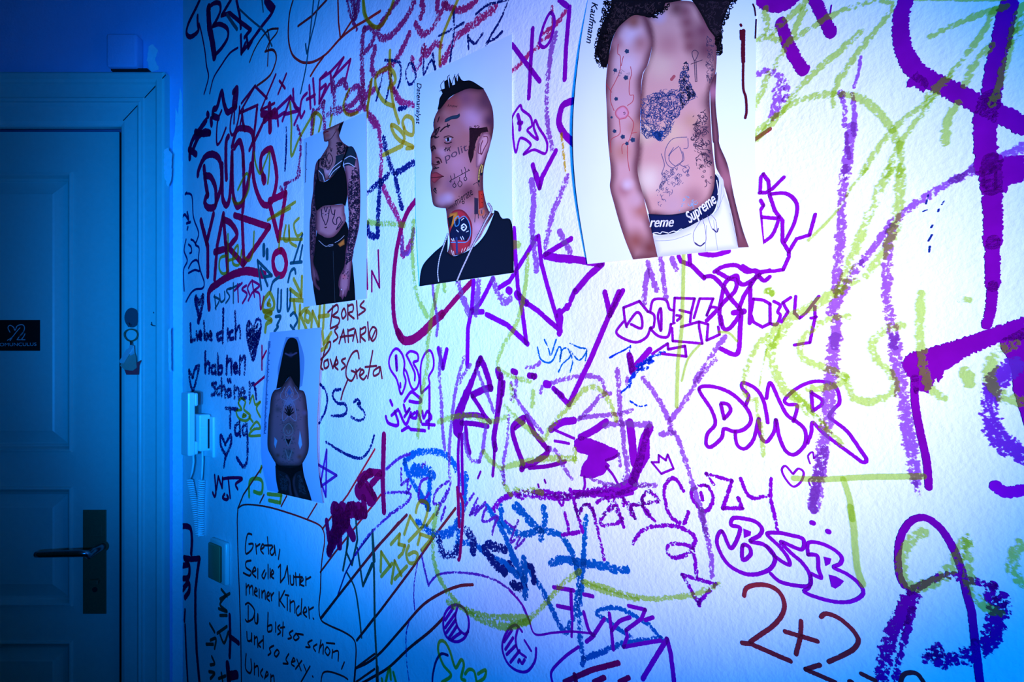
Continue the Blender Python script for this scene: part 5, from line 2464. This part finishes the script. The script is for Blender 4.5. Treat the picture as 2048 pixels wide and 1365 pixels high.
def prints(text):
    groups = []
    for line in text.strip().splitlines():
        if line.startswith('! '):
            groups.append([line])
        elif line.strip():
            groups[-1].append(line)
    for g in groups:
        name, label, cat, idx = g[0][2:].split('|')
        idx = int(idx)
        GAIN[:] = GAINS[idx]
        LE = [tuple(map(float, t.split(','))) for t in g[1].split()[2:]]
        RE = [tuple(map(float, t.split(','))) for t in g[2].split()[2:]]
        d = lift_fn(idx, LE, RE)
        place = lambda x, y, l: on_wall(x, y, d(x, y) + l)
        # the sheet of paper
        bm = bmesh.new()
        nu, nv = 20, 34
        grid = []
        for j in range(nv + 1):
            a_, b_ = curve_at(LE, j / nv), curve_at(RE, j / nv)
            grid.append([bm.verts.new(place(lerp(a_[0], b_[0], i / nu), lerp(a_[1], b_[1], i / nu), 0)) for i in range(nu + 1)])
        for j in range(nv):
            for i in range(nu):
                bm.faces.new((grid[j][i], grid[j + 1][i], grid[j + 1][i + 1], grid[j][i + 1]))
        me = bpy.data.meshes.new(name)
        bm.to_mesh(me)
        bm.free()
        for p in me.polygons:
            p.use_smooth = True
        sheet = link_mesh(name, me, M['paper%d' % idx])
        tag(sheet, label, cat, 'photo prints on the graffiti wall')
        parts = {}
        lift = 0.00035
        rng_ = random.Random(50 + idx)
        i = 3
        ox = oy = 0.0
        sc = 1.0

        def P(s):
            return [(ox + float(a) / sc, oy + float(b) / sc) for a, b in (t.split(',') for t in s.split())]

        while i < len(g):
            line = g[i]
            i += 1
            if line[0] == '@':
                _, a_, b_, c_ = line.split()
                ox, oy, sc = float(a_), float(b_), float(c_)
                continue
            if line[0] in '*':
                continue
            k = line[0]
            f = line[2:].split('|')
            rb = parts.setdefault(f[0], Ribbons())
            c = pcol(tuple(map(float, f[1].split(','))))
            lift += 1.2e-5
            if k == 'F':
                ce_ = pcol(tuple(map(float, f[2].split(','))))
                blobs = []
                if i < len(g) and g[i].startswith('B '):
                    for s in g[i][2:].split('|'):
                        p_, r_, cc = s.split()
                        q_ = P(p_)[0]
                        blobs.append((q_[0], q_[1], float(r_) / sc, pcol(tuple(map(float, cc.split(','))))))
                    i += 1
                poly = P(f[4])
                if len(poly) > 5:
                    poly = smooth_outline(poly, 2.4)
                shaded_fill(rb, poly, place, lift, c, ce_, float(f[3]), blobs)
            elif k in 'SN':
                w = float(f[2])
                for s in f[3].split(';'):
                    pts = P(s[1:])
                    path = smooth_path(pts, 1.0) if s[0] == '-' else resample(pts, 1.0)
                    if k == 'S':
                        rb.stroke(path, w / 2, place, lift, 0.1, rng_, c)
                    else:
                        rb.stroke(path, w * 0.5, place, lift, 0.05, rng_, pcol((28, 28, 36)))
                        n_ = max(2, int(w * 1.1))
                        for q in range(0, len(path) - n_, n_ + 1):
                            rb.stroke(path[q:q + n_], w * 0.3, place, lift + 6e-6, 0.1, rng_, c)
            elif k == 'D':
                for s in f[2].split('|'):
                    pass
                for s in '|'.join(f[2:]).split('|'):
                    p_, r_ = s.split()
                    q_ = P(p_)[0]
                    r_ = float(r_) / sc
                    rb.fill([(q_[0] + math.cos(t * 0.6283) * r_ * (0.85 + 0.3 * (t % 2)), q_[1] + math.sin(t * 0.6283) * r_ * (0.85 + 0.3 * (t % 2))) for t in range(10)], place, lift, c)
            elif k == 'X':
                w, n_, size = float(f[2]), int(f[3]), float(f[4]) / sc
                poly = P(f[5])
                x0, x1 = min(p[0] for p in poly), max(p[0] for p in poly)
                y0, y1 = min(p[1] for p in poly), max(p[1] for p in poly)
                made = 0
                while made < n_:
                    x, y = rng_.uniform(x0, x1), rng_.uniform(y0, y1)
                    if not inside(poly, x, y):
                        continue
                    made += 1
                    a_ = rng_.uniform(0, 6.28)
                    pts = [(x, y)]
                    turn = rng_.uniform(-1.5, 1.5)
                    for _k in range(4):
                        x += math.cos(a_) * size * 0.55
                        y += math.sin(a_) * size * 0.55
                        a_ += turn + rng_.uniform(-0.4, 0.4)
                        if inside(poly, x, y):
                            pts.append((x, y))
                    if len(pts) > 1:
                        rb.stroke(smooth_path(pts, 0.9), w * rng_.uniform(0.35, 0.6), place, lift, 0.15, rng_, c)
            elif k == 'T':
                p0, p1 = P(f[3])[0], P(f[4])[0]
                add_text(rb, f[2], p0, p1, float(f[5]) / sc, place, lift, c, 0.28)
                if f[0] in ('printed_waistband_text', 'printed_caption'):
                    for dx_ in ((0.5, -0.5) if f[0] == 'printed_waistband_text' else (0.25, -0.25)):
                        add_text(rb, f[2], (p0[0] + dx_, p0[1] + 0.2), (p1[0] + dx_, p1[1] + 0.2), float(f[5]) / sc, place, lift, c, 0.28)
            elif k == 'Q':
                n_ = int(f[2])
                p0, p1 = P(f[3])[0], P(f[4])[0]
                h_ = float(f[5]) / sc
                pts = []
                for q in range(n_ * 3 + 1):
                    t = q / (n_ * 3)
                    e_ = (0.0, 0.75, 0.25)[q % 3] * h_ * rng_.choice((0.6, 0.7, 1.2))
                    pts.append((lerp(p0[0], p1[0], t) + e_, lerp(p0[1], p1[1], t)))
                rb.stroke(smooth_path(pts, 0.6), 0.45, place, lift, 0.3, rng_, c)
        for nm, rb in parts.items():
            if rb.f:
                o = rb.build(nm, M['print'], sheet, True)
                if nm == 'paint_drip':
                    o['label'] = 'maroon paint drip'


prints(PRINTS)
